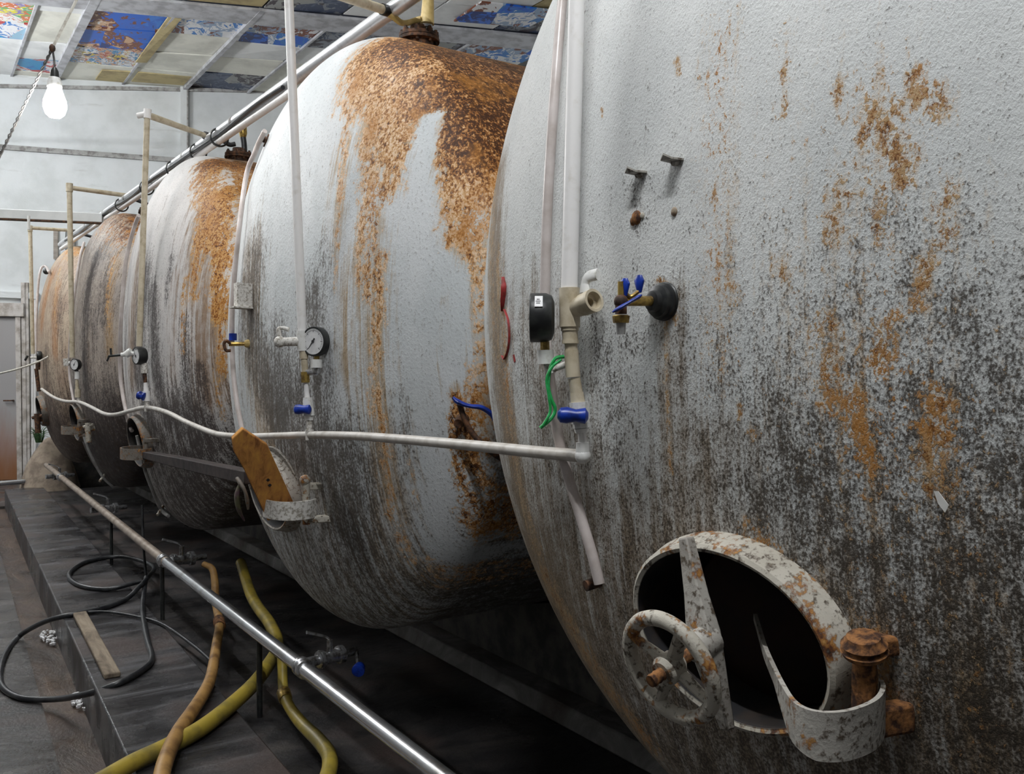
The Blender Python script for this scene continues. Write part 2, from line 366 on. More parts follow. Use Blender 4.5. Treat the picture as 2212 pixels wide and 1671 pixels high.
wstrip((398, 150), (398, 560), .10, .05, M['wall'], 'pilaster', wb)
wstrip((406, 150), (406, 560), .02, .056, M['seam'], 'pilaster_edge', wb)
wstrip((-40, 634), (85, 640), .09, .07, M['wall'], 'lintel_ledge', wb)
wstrip((-40, 186), (640, 199), .05, .04, M['seam'], 'cornice', wb)
wstrip((108, 500), (108, 760), .5, .01, M['wall'], 'wall_patch', wb)
M['wood_t'] = wood('grey_board', (.30, .27, .24), (.42, .38, .34), (.16, .14, .12), (5, 5, 60))
for px in (122, 138, 158): wstrip((px, 496), (px, 560), .06, .05, M['wood_t'] if px != 138 else M['wall'], 'wall_board', wb)
MB().box((-3.3, 6, ZC / 2), (.2, 19.4, ZC + .2)).build('wall_left', M['gwall'], label='grey wall on the far side of the aisle', cat='wall', **ST)
MB().box((7.6, 4.5, ZC / 2), (.2, 16.4, ZC + .2)).build('wall_right', M['wall'], label='white wall at the rear ends of the tanks', cat='wall', **ST)
MB().box((2.2, -3.6, ZC / 2), (11.2, .2, ZC + .2)).build('wall_front', M['gwall'], label='grey wall behind the viewpoint', cat='wall', **ST)
# door in the back wall
t = NT('rust_stained_door'); a = t.noise(1, 5, .6, t.map((5, 5, .8))); sz = t.n.new('ShaderNodeSeparateXYZ'); t.link(t.tc.outputs['Object'], sz.inputs[0])
g = t.rng(t.math('ADD', sz.outputs[2], t.math('MULTIPLY', a, .9)), .5, 1.9)
M['door'] = t.out(t.ramp(g, [(0, (.26, .115, .05)), (.35, (.32, .22, .19)), (.8, (.36, .35, .35))]), .55)
M['frame'] = simple('weathered_white_frame', (.60, .57, .54), (.36, .32, .28), 8, .7)
dr = thing('door_1', wpt(-.6, 0), 'grey steel door stained with rust at the bottom, in a weathered frame', 'door', kind='structure')
dz1 = onw(25, 684)[2]; dz2 = onw(25, 655)[2]; xr = np.dot(onw(41, 800) - WP, wd); xf = np.dot(onw(52, 800) - WP, wd)
MB().box(wpt(xr - .5, dz1 / 2, .03), (1.0, .06, dz1), wd, wn).build('leaf', M['door'], dr, bevel=.004)
MB().box(wpt(xf - .05, dz2 / 2, .05), (xf - xr, .1, dz2), wd, wn).build('jamb', M['frame'], dr, bevel=.004)
MB().box(wpt(xr - 1.06, dz2 / 2, .05), (.1, .1, dz2), wd, wn).build('jamb', M['frame'], dr, bevel=.004)
MB().box(wpt(xr - .5, (dz1 + dz2) / 2, .06), (1.2, .12, dz2 - dz1), wd, wn).build('head_jamb', M['frame'], dr, bevel=.004)
MB().cyl(wpt(xr - .06, 1.15, .06), wpt(xr - .06, 1.15, .12), .012).cyl(wpt(xr - .06, 1.15, .11), wpt(xr - .18, 1.15, .11), .010).build('handle', M['iron'], dr)
for q in (.35, 1.2, 2.0): MB().cyl(wpt(xr + .01, q, .065), wpt(xr + .01, q + .11, .065), .014).build('hinge', M['iron'], dr)
for px, w_ in ((56, .07), (62, .05)):
    q = np.dot(onw(px, 800) - WP, wd); MB().box(wpt(q, dz2 / 2 + .15, .04), (w_, .08, dz2 + .3), wd, wn).build('door_trim', M['frame'], dr, bevel=.004)

# ---------------------------------------------------------------- ceiling: boards and printed sheets between rails
def sheet(name, cols, sc, seed, stripes=False):
    t = NT(name); v = t.map(sc, (seed, seed * 2, 0), (0, 0, .5 * seed)); 
    a = t.voro(1.0, v, 'Color'); sp_ = t.n.new('ShaderNodeSeparateColor'); t.link(a, sp_.inputs[0]); b = t.noise(2.2, 5, .6, v, 1.2)
    f = t.math('ADD', t.math('MULTIPLY', sp_.outputs[0], .45), t.math('MULTIPLY', b, .6))
    n = len(cols); return t.out(t.ramp(f, [(.25 + .55 * i / n, c) for i, c in enumerate(cols)], True), .45)
BL, DB, WHT, BR, TN = (.015, .13, .62), (.01, .03, .18), (.75, .76, .78), (.20, .06, .03), (.65, .42, .25)
M['blueprint'] = sheet('print_blue_brown', [DB, BL, (.03, .2, .7), BL, BL, BR, TN, WHT], (2.6, 1.8, 1), 3)
M['blueprint2'] = sheet('print_blue_white', [DB, BL, (.04, .2, .55), WHT, (.3, .4, .55), BR, WHT], (3, 2, 1), 5)
M['multi'] = sheet('print_many_colours', [DB, (.6, .45, .05), WHT, (.45, .1, .06), TN, (.05, .25, .5), WHT, (.4, .32, .28)], (6, 5, 1), 7)
M['bright'] = sheet('print_bright_poster', [(.25, .2, .5), (.7, .65, .03), WHT, (.6, .15, .05), (.1, .4, .15), (.55, .5, .55)], (4.5, 4.5, 1), 9)
M['cyan'] = sheet('print_cyan_red', [(.03, .3, .6), (.04, .2, .55), WHT, (.5, .08, .08), (.3, .5, .65)], (3, 3, 1), 11)
M['dull'] = sheet('print_dull_blue', [(.10, .13, .2), (.04, .06, .12), (.22, .24, .27), (.05, .04, .05), (.3, .31, .3)], (3, 2.2, 1), 13)
M['board'] = simple('cream_ceiling_board', (.80, .80, .72), (.66, .66, .59), 3, .75, bump=.1)
M['board2'] = simple('white_ceiling_board', (.82, .84, .84), (.70, .72, .72), 3, .75, bump=.1)
M['tanb'] = simple('tan_card', (.50, .42, .22), (.36, .29, .16), 5, .8)
M['rail'] = simple('grey_ceiling_rail', (.56, .57, .60), (.36, .36, .38), 6, .5, .2)
M['beam'] = simple('dark_steel_beam', (.05, .06, .09), (.12, .13, .17), 2.5, .5)
M['ceil'] = simple('dark_roof_void', (.24, .24, .24), (.15, .15, .15), 3, .9)
cl = MB().prism([(-3.3, Y0, ZC + .1), (7.7, Y0, ZC + .1), (7.7, 15.9, ZC + .1), (-3.3, 15.9, ZC + .1)], (0, 0, .15)).build('ceiling', M['ceil'], label='ceiling patched with cream boards and printed sheets', cat='ceiling', **ST)
SK = .368
yr = lambda r, x: r - SK * (x - 2.3)
def panel(x0, x1, r0, r1, mat, name='ceiling_board', dz=0.0, g=.012):
    z = ZC + dz; x0 += g; x1 -= g; r0 += g; r1 -= g
    tl = random.uniform(-.012, .012)
    vs = [(x0, yr(r0, x0), z + tl), (x1, yr(r0, x1), z - tl), (x1, yr(r1, x1), z + tl * .5), (x0, yr(r1, x0), z - tl)]
    return MB().prism(vs, (0, 0, .02)).build(name, mat, cl)
cx = [-3.1, -2.2, -1.3, -.4, .45, 1.28, 1.81, 2.68, 3.49, 4.35, 5.2, 6.1, 7.1]
rows = [2, 3.6, 5.2, 6.8, 8.4, 9.4, 10.1, 10.78]
for a in range(len(cx) - 1):
    for b in range(len(rows) - 1):
        m = M['board'] if random.random() < .6 else M['board2']
        if b >= 5: m = random.choice([M['board'], M['board2'], M['dull'], M['tanb'], M['board2']])
        panel(cx[a], cx[a + 1], rows[b], rows[b + 1], m, 'printed_sheet' if m in (M['dull'],) else 'ceiling_board')
panel(5.5, 6.4, 9.9, 10.55, M['blueprint2'], 'printed_sheet', -.03)
lay = {4: [(11.35, 12.1, 'bright'), (12.1, 12.7, 'cyan'), (12.7, 14.9, 'board2')],
       5: [(11.0, 11.55, 'board2'), (11.55, 12.75, 'board'), (12.75, 13.5, 'board2'), (13.5, 14.15, 'cyan'), (14.15, 14.9, 'board')],
       6: [(11.3, 11.98, 'blueprint'), (11.98, 12.8, 'blueprint'), (12.8, 13.55, 'multi'), (13.55, 14.6, 'board')],
       7: [(11.3, 11.95, 'blueprint2'), (11.95, 12.75, 'board'), (12.75, 13.55, 'board'), (13.55, 14.6, 'board')],
       8: [(11.3, 12.1, 'blueprint2'), (12.1, 12.75, 'board2'), (12.75, 13.5, 'board'), (13.5, 14.6, 'dull')],
       9: [(11.3, 12.0, 'dull'), (12.0, 12.8, 'board2'), (12.8, 14.4, 'board')],
       10: [(11.3, 11.95, 'dull'), (11.95, 12.7, 'board'), (12.7, 14.4, 'board2')],
       11: [(11.3, 11.95, 'blueprint2'), (11.95, 12.7, 'board2'), (12.7, 14.4, 'board2')]}
for a in range(4): lay[a] = [(11.3, 12.6, 'board'), (12.6, 14.2, 'board2'), (14.2, 15.3, 'board')]
for a, L in lay.items():
    for r0, r1, mn in L: panel(cx[a], cx[a + 1], r0, r1, M[mn], 'ceiling_board' if 'board' in mn else 'printed_sheet', random.uniform(-.01, .01))
panel(2.3, 2.68, 13.7, 14.25, M['tanb'], 'tan_card', -.025)
panel(2.62, 2.78, 11.3, 13.2, M['tanb'], 'tan_card', -.03)
panel(2.75, 3.45, 13.7, 14.2, M['tanb'], 'tan_card', -.02)
def rail(x, r0, r1, w=.05, h=.05, mat=None, name='rail'):
    y0, y1 = yr(r0, x), yr(r1, x)
    MB().box((x, (y0 + y1) / 2, ZC - h / 2), (w, y1 - y0, h)).build(name, mat or M['rail'], cl)
for x, w in ((1.28, .03), (1.81, .10), (2.68, .03), (3.49, .06), (4.35, .03), (5.2, .03), (6.1, .03)): rail(x, 10.8, 14.7, w, .05 if w > .05 else .03)
for r, h in ((11.02, .07),):
    x0, x1 = -3.2, 7.4; a = A((x0, yr(r, x0), ZC)); b = A((x1, yr(r, x1), ZC)); c = (a + b) / 2
    MB().box(c - A((0, 0, h / 2 - .05)), (np.linalg.norm(b - a), .34, h), b - a, (SK, 1, 0)).build('roof_beam', M['beam'], cl, bevel=.01)
    MB().box(c - A((0, 0, h - .04)), (np.linalg.norm(b - a), .46, .03), b - a, (SK, 1, 0)).build('beam_flange', M['rail'], cl)

# ---------------------------------------------------------------- tanks
TLEN = 4.0
rng_np = np.random.RandomState(3)
def tankmesh(i, nr, ns, hole=True):
    Xr, Yc, Zc = TK[i]
    us = np.linspace(0, 1, nr) ** 1.0; rr = np.sin(us * math.pi / 2); xx = -DD * np.sqrt(np.maximum(0, 1 - rr ** PE))
    rr = rr * RT
    ext = [.02, .1, .3, .7, 1.5, 3.0, TLEN]; rr = np.append(rr, [RT] * len(ext)); xx = np.append(xx, ext)
    back = np.linspace(1, 0, 14)[1:]; rr = np.append(rr, RT * np.maximum(back, .002)); xx = np.append(xx, TLEN + .38 * np.sqrt(1 - back ** 2.5))
    rr[0] = .0005
    ph = np.linspace(0, 2 * math.pi, ns + 1)[:-1]
    V = np.stack([np.repeat(xx, ns), np.outer(rr, np.cos(ph)).ravel(), np.outer(rr, np.sin(ph)).ravel()], 1)
    nrow = len(rr); k = np.arange(ns); k1 = (k + 1) % ns; F = []
    for a in range(nrow - 1): F.append(np.stack([a * ns + k, (a + 1) * ns + k, (a + 1) * ns + k1, a * ns + k1], 1))
    F = np.concatenate(F)
    if hole:
        c = V[F].mean(1); HY, HZ = hole_local(i)
        ins = (((c[:, 1] - HY) / .218) ** 2 + ((c[:, 2] - HZ) / .158) ** 2 < 1) & (c[:, 0] < 0)
        F = F[~ins]
    return V, F
def hole_local(i): return 0.0, -.615
def segdist(Y, Z, pts):
    d = np.full(Y.shape, 1e9)
    if len(pts) == 1: return np.hypot(Y - pts[0][0], Z - pts[0][1])
    for (ay, az), (by, bz) in zip(pts[:-1], pts[1:]):
        L = (by - ay) ** 2 + (bz - az) ** 2 + 1e-12
        t = np.clip(((Y - ay) * (by - ay) + (Z - az) * (bz - az)) / L, 0, 1)
        d = np.minimum(d, np.hypot(Y - ay - t * (by - ay), Z - az - t * (bz - az)))
    return d
# stain strokes: tank -> (channel, amount, half-width m, pixel anchors on the shell)
STROKES = {
 0: [('R', .36, .08, [(1555, 60), (1550, 420), (1545, 800)]), ('R', .44, .012, [(1560, 70), (1555, 110)]), ('R', .60, .010, [(1690, 150), (1692, 175)]), ('R', .40, .03, [(1690, 60), (1690, 240)]), ('R', .55, .013, [(1463, 130), (1467, 155)]), ('R', .52, .010, [(1300, 235), (1302, 250)]),
     ('R', .56, .014, [(1812, 180), (1810, 215)]), ('R', .54, .016, [(1880, 230), (1870, 280), (1860, 300)]), ('R', .60, .016, [(1975, 165), (1990, 150)]), ('R', .56, .028, [(1975, 210), (2020, 195), (2030, 240)]), ('R', .56, .022, [(1920, 240), (1905, 310), (1945, 340), (1950, 390)]), ('R', .40, .09, [(1890, 200), (1930, 340)]),
     ('R', .42, .05, [(1810, 430), (1795, 500)]), ('R', .52, .012, [(1545, 410), (1540, 440)]), ('R', .46, .03, [(1900, 440), (1905, 520)]), ('R', .46, .03, [(2045, 410), (2040, 520)]), ('R', .50, .022, [(2005, 560), (1990, 620), (1985, 660)]), ('R', .44, .03, [(1680, 570), (1690, 590)]), ('R', .40, .03, [(1550, 560), (1590, 640)]),
     ('R', .44, .05, [(1780, 700), (1790, 850), (1850, 880)]), ('R', .50, .03, [(1930, 700), (1900, 780)]), ('R', .52, .035, [(2030, 860), (2010, 960), (2030, 1050)]), ('R', .50, .03, [(1860, 930), (1880, 1000)]), ('R', .56, .012, [(1598, 880), (1600, 895)]), ('R', .50, .016, [(1620, 930), (1625, 945)]),
     ('R', .50, .012, [(1440, 690), (1440, 820), (1450, 1020)]), ('R', .70, .016, [(1440, 620), (1425, 608)]), ('R', .62, .014, [(1456, 690), (1458, 640)]), ('R', .44, .03, [(1375, 470)]),
     ('R', .55, .08, [(1180, 1250), (1270, 1420), (1400, 1600)]), ('R', .52, .05, [(1075, 560), (1090, 700), (1100, 900)]),
     ('R', .44, .08, [(1060, 420), (1110, 1000), (1160, 1180)]), ('R', .52, .05, [(1880, 1370), (1910, 1540)]), ('R', .48, .05, [(1620, 1150), (1760, 1300)]),
     ('R', .30, .3, [(1950, 1000), (2050, 1500)]), ('R', .27, .35, [(1750, 300), (1900, 800)]), ('R', .33, .25, [(1900, 700), (1950, 1000)]),
     ('B', .85, .10, [(1070, 380), (1080, 800), (1130, 1100), (1250, 1400), (1380, 1600)]), ('B', .55, .20, [(1150, 700), (1250, 1100)]), ('B', .50, .06, [(1450, 640), (1450, 1060)]), ('B', .55, .15, [(1560, 980), (1480, 1120)]),
     ('G', .30, .50, [(1350, 1000), (1700, 900), (2000, 900)]), ('G', .50, .40, [(1500, 1250), (1900, 1200)]), ('G', .60, .28, [(2170, 860), (2190, 1100), (2150, 1500)]), ('G', .55, .4, [(1500, 1640), (2100, 1640)]),
     ('G', .46, .06, [(1290, 700), (1320, 850), (1330, 1000)]), ('G', .42, .05, [(1380, 400), (1380, 470)]), ('G', .62, .10, [(1640, 1080), (1720, 1060)]), ('G', .42, .08, [(1930, 500), (1930, 620)]), ('G', .44, .15, [(1600, 820), (1780, 860), (1900, 820)]),  # short G stroke under the left stub hook paints its shadow
     ('G', .38, .08, [(1130, 760), (1200, 1000), (1260, 1200)]), ('G', .22, .25, [(1480, 640), (1800, 680), (2100, 620)])],
 1: [('B', .70, .2, [(545, 560), (545, 760), (580, 950)]), ('D', 1.0, .10, [(860, 92), (940, 105), (1060, 140)]), ('D', .9, .10, [(1050, 190), (1055, 330)]), ('D', .45, .05, [(820, 420), (800, 620)]), ('D', .7, .07, [(990, 880), (1010, 1100)]), ('D', .4, .12, [(960, 200), (1010, 330)]),
     ('R', .95, .20, [(830, 100), (940, 110), (1050, 140)]), ('R', .82, .20, [(810, 160), (900, 180), (1030, 210)]), ('R', .70, .13, [(800, 180), (830, 240), (850, 300)]),
     ('R', .80, .14, [(980, 210), (1030, 300), (1040, 400)]), ('R', .66, .09, [(800, 300), (800, 400), (790, 520), (790, 620)]), ('R', .66, .08, [(860, 300), (850, 400)]),
     ('R', .68, .10, [(990, 300), (1000, 420), (1000, 520)]), ('R', .60, .06, [(820, 560), (815, 700), (810, 880)]), ('R', .56, .05, [(825, 900), (845, 1080), (880, 1200)]),
     ('R', .62, .07, [(1030, 560), (1030, 760), (1010, 960), (1000, 1120)]), ('R', .66, .05, [(985, 860), (990, 1000), (1010, 1150)]), ('R', .52, .10, [(1040, 1100), (1010, 1250)]),
     ('R', .62, .02, [(965, 600), (975, 690)]), ('R', .56, .05, [(760, 230), (735, 400)]), ('R', .50, .04, [(740, 400), (725, 620)]), ('R', .48, .03, [(890, 1000), (950, 1200)]),
     ('B', .5, .10, [(740, 330), (735, 600), (745, 800)]), ('B', .75, .2, [(830, 250), (960, 300)]), ('B', .62, .12, [(800, 500), (810, 800), (850, 1100)]), ('B', .6, .10, [(1010, 520), (1020, 900)]),
     ('B', .5, .15, [(870, 1220), (1000, 1250)]), ('B', .55, .05, [(900, 700), (920, 1000)]),
     ('G', .95, .20, [(550, 560), (540, 680), (560, 800), (600, 900)]), ('G', .75, .13, [(670, 640), (690, 800), (700, 960)]), ('G', .8, .2, [(600, 760), (640, 860)]), ('G', .85, .22, [(640, 960), (760, 1000), (760, 1150)]), ('G', .50, .12, [(700, 560), (690, 640)]),
     ('G', .60, .25, [(700, 1200), (800, 1300), (950, 1300)]), ('G', .55, .10, [(880, 880), (880, 1040)]), ('G', .62, .12, [(1040, 1000), (1050, 1150)]), ('G', .3, .1, [(600, 330), (560, 450)]),
     ('C', 1.0, .035, [(925, 260), (912, 420), (905, 560)]), ('C', 1.0, .06, [(905, 560), (900, 700), (905, 850)]), ('C', .9, .035, [(960, 560), (985, 640), (975, 800)]), ('C', 1.0, .05, [(925, 880), (945, 1050), (965, 1190)])],
 2: [('B', .75, .2, [(300, 580), (285, 800)]), ('G', .75, .20, [(310, 600), (300, 800), (330, 920)]), ('G', .6, .08, [(400, 700), (410, 900)]), ('D', .6, .10, [(470, 345), (530, 360)]), ('R', .85, .10, [(450, 350), (490, 350), (530, 360)]), ('R', .70, .12, [(440, 380), (450, 450), (440, 520)]), ('R', .78, .08, [(475, 420), (480, 560), (475, 680)]), ('R', .60, .07, [(430, 520), (420, 640)]),
     ('R', .62, .05, [(485, 680), (480, 800)]), ('R', .56, .04, [(400, 600), (395, 760)]), ('R', .5, .05, [(470, 820), (480, 900)]),
     ('B', .7, .18, [(450, 450), (450, 700), (450, 850)]), ('B', .45, .1, [(380, 600), (370, 800)]), ('B', .4, .2, [(300, 600), (300, 800)]),
     ('G', .75, .14, [(330, 640), (335, 780), (360, 900)]), ('G', .55, .10, [(280, 560), (270, 750)]), ('G', .75, .25, [(380, 900), (440, 950), (420, 1050)]), ('G', .55, .06, [(370, 560), (360, 640)]), ('G', .6, .08, [(430, 800), (440, 900)])],
 3: [('D', 1.0, .25, [(240, 470), (290, 490)]), ('R', .6, .25, [(240, 470), (270, 480), (290, 500)]), ('R', .52, .07, [(245, 560), (235, 700)]), ('B', .6, .10, [(250, 560), (240, 760)]), ('B', .4, .15, [(200, 560), (190, 800)]),
     ('G', .72, .14, [(205, 560), (185, 700), (190, 860)]), ('G', .55, .1, [(240, 560), (225, 700)]), ('G', .7, .2, [(220, 860), (240, 960)]), ('G', .4, .2, [(250, 470), (280, 480)])],
 4: [('R', .55, .15, [(150, 530), (170, 545)]), ('B', .75, .15, [(110, 600), (90, 700)]), ('B', .6, .12, [(125, 620), (120, 760)]), ('G', .6, .14, [(100, 760), (110, 900)]), ('G', .45, .1, [(140, 600), (135, 760)]), ('R', .48, .05, [(130, 580), (120, 700)])],
}
LABEL_T = ['nearest storage tank with stippled grey paint, its open oval manhole fitted with a handwheel', 'second storage tank with a wide rust fan spilling down its white head',
           'third storage tank with orange rust streaks over a white dome beside a dark plank', 'fourth storage tank with dark brown and grey streaks from crown to belly', 'farthest storage tank, tan-brown, standing next to the steel door']
def ybase(i): return {0: .06, 1: .06, 2: .10, 3: .35, 4: .30}[i]
TANK = []
for i in range(5):
    Xr, Yc, Zc = TK[i]
    tk = thing('storage_tank', (Xr, Yc, Zc - RT), LABEL_T[i], 'tank', 'horizontal storage tanks in a row'); TANK.append(tk)
    nr, ns = ((210, 620), (200, 600), (130, 400), (100, 300), (90, 260))[i]
    V, F = tankmesh(i, nr, ns)
    me = bpy.data.meshes.new('shell'); me.from_pydata(V.tolist(), [], F.tolist())
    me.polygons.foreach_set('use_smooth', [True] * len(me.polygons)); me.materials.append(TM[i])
    Yw, Zw = V[:, 1] + Yc, V[:, 2] + Zc
    ch = {'R': np.zeros(len(V)), 'G': np.full(len(V), ybase(i)), 'B': np.full(len(V), .05), 'C': np.zeros(len(V)), 'D': np.zeros(len(V))}
    # dried dirt and painted shade: lower belly of every tank coloured darker
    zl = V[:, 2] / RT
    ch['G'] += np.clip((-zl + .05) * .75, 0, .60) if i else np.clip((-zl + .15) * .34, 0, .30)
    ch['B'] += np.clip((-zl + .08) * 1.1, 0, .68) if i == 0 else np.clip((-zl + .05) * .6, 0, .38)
    ch['G'] += np.where(V[:, 0] > .05, .25, 0)
    if i == 1: ch['D'] = np.where((V[:, 0] > -.02) & (zl > .55), .9, ch['D'])
    if i == 1: ch['R'] = np.where((V[:, 0] > 0) & (zl > .55), .85, ch['R'])
    if i == 2: ch['R'] = np.where((V[:, 0] > 0) & (zl > .6), .6, ch['R'])
    for c, amt, w, pts in STROKES[i]:
        q = [hd(i, *p) for p in pts]; q = [(h[1], h[2]) for h in q if h is not None]
        if not q: continue
        g = np.exp(-(segdist(Yw, Zw, q) / w) ** 2) * amt * np.where(V[:, 0] < .5, 1, .3)
        if c == 'C': ch['C'] = np.maximum(ch['C'], g)
        else: ch[c] = np.maximum(ch[c], g) + .15 * np.minimum(ch[c], g)
    keep = 1 - ch['C']
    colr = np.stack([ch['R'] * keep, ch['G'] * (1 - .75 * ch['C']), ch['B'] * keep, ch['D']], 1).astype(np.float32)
    at = me.color_attributes.new('stain_shade', 'FLOAT_COLOR', 'POINT'); at.data.foreach_set('color', colr.ravel())
    ob = bpy.data.objects.new('shell', me); COL.objects.link(ob); ob.parent = tk; ob.location = (0, 0, RT)

# manhole necks and their ironwork
def oval(c, e1, e2, a, b, n=56): return [c + e1 * a * math.cos(2 * math.pi * k / n) + e2 * b * math.sin(2 * math.pi * k / n) for k in range(n)]
def neck(i, mat):
    Xr, Yc, Zc = TK[i]; hy, hz = hole_local(i)
    x = float(headx(i, Yc + hy, Zc + hz)); c = A((x, Yc + hy, Zc + hz)); n = hn(i, c)
    e1 = A((0, 1, 0)); e2 = unit(np.cross(n, e1)); e2 = e2 if e2[2] > 0 else -e2
    n2 = unit(n * .55 + A((-1, 0, 0)) * .45); n2 = n2 / 1
    rings = [(.035, .235, .175, 0), (-.010, .234, .173, 1), (-.030, .228, .166, 1), (-.044, .224, .162, 1), (-.049, .217, .155, 1), (-.045, .209, .148, 1)]
    inner = [(-.046, .2095, .1485), (-.03, .207, .1465), (.0, .206, .1455), (.07, .206, .1455)]
    m = MB(); vs = []; N = 64
    for d, a, b, _ in rings: vs += oval(c - n2 * d * 1.0, e1, e2, a, b, N)
    fs = [(r * N + k, r * N + (k + 1) % N, (r + 1) * N + (k + 1) % N, (r + 1) * N + k) for r in range(len(rings) - 1) for k in range(N)]
    # outward protrusion is along +n2 (d negative means outward)
    m.add(vs, fs); ob = m.build('manhole_neck', mat, TANK[i])
    vs = []
    for d, a, b in inner: vs += oval(c - n2 * d, e1, e2, a, b, N)
    fs = [(r * N + k, r * N + (k + 1) % N, (r + 1) * N + (k + 1) % N, (r + 1) * N + k) for r in range(len(inner) - 1) for k in range(N)]
    MB().add(vs, fs).build('neck_lining', M['lining'], ob); return c, n2, e1, e2
M['lining'] = simple('shade_black_lining', (.012, .012, .014), (.03, .022, .018), 20, .6)  # black colour stands in for the shade inside the manhole necks
NK = [neck(i, (M['chip'], M['chip2'], M['chip3'], M['chip3'], M['chip3'])[i]) for i in range(5)]
# ---- nearest tank: cover, yoke, handwheel, hinge strap
tk = TANK[0]; c0, n0, e1, e2 = NK[0]
M['cover'] = simple('brown_cover', (.035, .012, .008), (.02, .008, .007), 14, .7)
cvc = A((1.42, 1.10, HC - .47)); cn = unit((-.75, -.55, .1)); cu = unit(np.cross((0, 0, 1), cn)); cv_ = np.cross(cn, cu)
MB().prism(oval(cvc, cu, cv_, .20, .17, 40), cn * .02).build('manhole_cover', M['cover'], tk, bevel=.004)
yt, yb = onx(1482, 1160, 1.075), onx(1572, 1575, 1.085); ym = onx(1523, 1388, 1.062)
vs = []
for p, w, th_ in ((yt, .020, .02), (ym + (yt - ym) * .45, .036, .024), (ym + (yt - ym) * .10, .054, .028), (ym, .052, .03), (ym + (yb - ym) * .3, .042, .026), (yb, .018, .018)):
    t_ = unit(yb - yt); q = unit(np.cross(t_, (1, 0, 0)))
    for s1, s2 in ((1, 1), (1, -1), (-1, -1), (-1, 1)): vs.append(p + q * w * .5 * s1 + A((1, 0, 0)) * th_ * .5 * s2)
fs = [(r * 4 + k, r * 4 + (k + 1) % 4, (r + 1) * 4 + (k + 1) % 4, (r + 1) * 4 + k) for r in range(5) for k in range(4)] + [(3, 2, 1, 0), (20, 21, 22, 23)]
yk = MB().add(vs, fs).build('yoke', M['chip2'], tk, bevel=.003)
wc = onx(1447, 1442, .975); wax = unit((-.95, -.07, -.26))
MB().lathe(ym + A((0, -.004, .004)), wax, [(-.01, .026), (.02, .026), (.034, .022), (.036, .014)], 20).build('boss', M['chip2'], yk)
hw = MB().torus(wc, wax, .083, .0125, 56, 12).build('handwheel', M['chip'], tk)
u_, v_, d_ = basis(wax)
for k in range(4):
    a = math.radians(62 + 90 * k); e = math.cos(a) * u_ + math.sin(a) * v_
    MB().tube([wc + e * .012 - wax * .006, wc + e * .078], [.014, .010], 8, flat=.6).build('spoke', M['chip'], hw)
MB().lathe(wc - wax * .022, wax, [(0, .016), (.01, .024), (.035, .024), (.042, .018)], 18).build('hub', M['chip'], hw)
MB().lathe(wc - wax * .10, wax, [(q * .005, .0095 if q % 2 else .0108) for q in range(30)], 14).build('screw', M['rust'], hw)
zb = HC - .455
bp = [(1.30, 1.105), (1.235, 1.04), (1.16, .965), (1.10, .90), (1.045, .838), (1.005, .788), (.993, .757), (1.003, .735), (1.03, .722), (1.07, .720), (1.11, .727), (1.15, .745), (1.175, .765)]
sp_pts = spline([(x, y, zb) for x, y in bp], 5); hs = np.interp(np.linspace(0, 1, len(sp_pts)), [0, .12, .28, .42, .55, .8, 1], [.012, .014, .02, .055, .066, .068, .062])
M['strap'] = M['chiprust']
stp = MB().strip(sp_pts, (0, 0, 1), list(hs), .007).build('hinge_strap', M['chip2'], tk)
hb = A((1.150, .775, zb))
MB().lathe(hb + A((0, 0, -.085)), (0, 0, 1), [(0, .016), (.02, .018), (.10, .018), (.125, .016)], 16).build('hinge_pin', M['rust'], tk)
MB().lathe(hb + A((0, 0, .035)), (-.25, -.1, 1), [(0, .018), (.004, .030), (.012, .034), (.016, .027), (.022, .033), (.028, .026), (.034, .024), (.036, .012)], 18).build('hinge_knob', M['rust'], tk)
MB().box(A((1.18, .768, zb + .05)), (.075, .035, .03), (1, -.25, 0), (.25, 1, 0)).build('hinge_lug', M['rust'], tk, bevel=.006)
MB().box(A((1.18, .755, zb - .055)), (.075, .03, .045), (1, -.25, 0), (.25, 1, 0)).build('hinge_lug', M['rust'], tk, bevel=.006)
q = hd(0, 1935, 1545); MB().lathe(q, hn(0, q), [(-.01, .02), (.015, .018), (.018, .012), (.035, .010)], 10).build('hinge_bolt', M['rust'], tk)
# stub hooks, bolts and lumps welded on the nearest tank
for px, py in ((1378, 376), (1456, 349)):
    q = hd(0, px + 8, py); n = hn(0, q)
    MB().prism([q + A((0, .017, 0)) - n * .005, q + A((0, .015, 0)) + n * .028, q + A((0, .002, .007)) + n * .034, q + A((0, -.014, -.002)) + n * .028, q + A((0, -.016, 0)) - n * .005], (0, 0, .0035)).cyl(q + n * .0, q + n * .012 + A((0, 0, -.004)), .008, .006, 8).build('stub_hook', M['chip2'], tk)
for px, py, r, m in ((1376, 470, .013, 'rust'), (1368, 478, .008, 'rust'), (1457, 457, .008, 'chiprust'), (1388, 466, .006, 'chip')):
    q = hd(0, px, py); MB().ball(q, r, 10, 6, (.7, 1, 1.1)).build('weld_lump', M[m], tk)
pts = [hd(0, *p, .0015) for p in ((1088, 598), (1092, 620), (1089, 650), (1085, 672))]
MB().tube(spline(pts), [.006, .012, .010, .004], 8, flat=.2).build('paint_mark', M['red'], tk, label='red paint daub')
pts = [hd(0, *p, .0015) for p in ((1090, 668), (1098, 690), (1101, 725), (1098, 755), (1090, 775), (1085, 768))]
MB().tube(spline(pts), .0042, 8, flat=.25).build('paint_mark', M['red'], tk)
pts = [hd(0, *p, .0015) for p in ((1109, 766), (1112, 782))]
MB().tube(pts, .0042, 8, flat=.25).build('paint_mark', M['red'], tk)
q = hd(0, 2036, 1082, .003); n = hn(0, q)
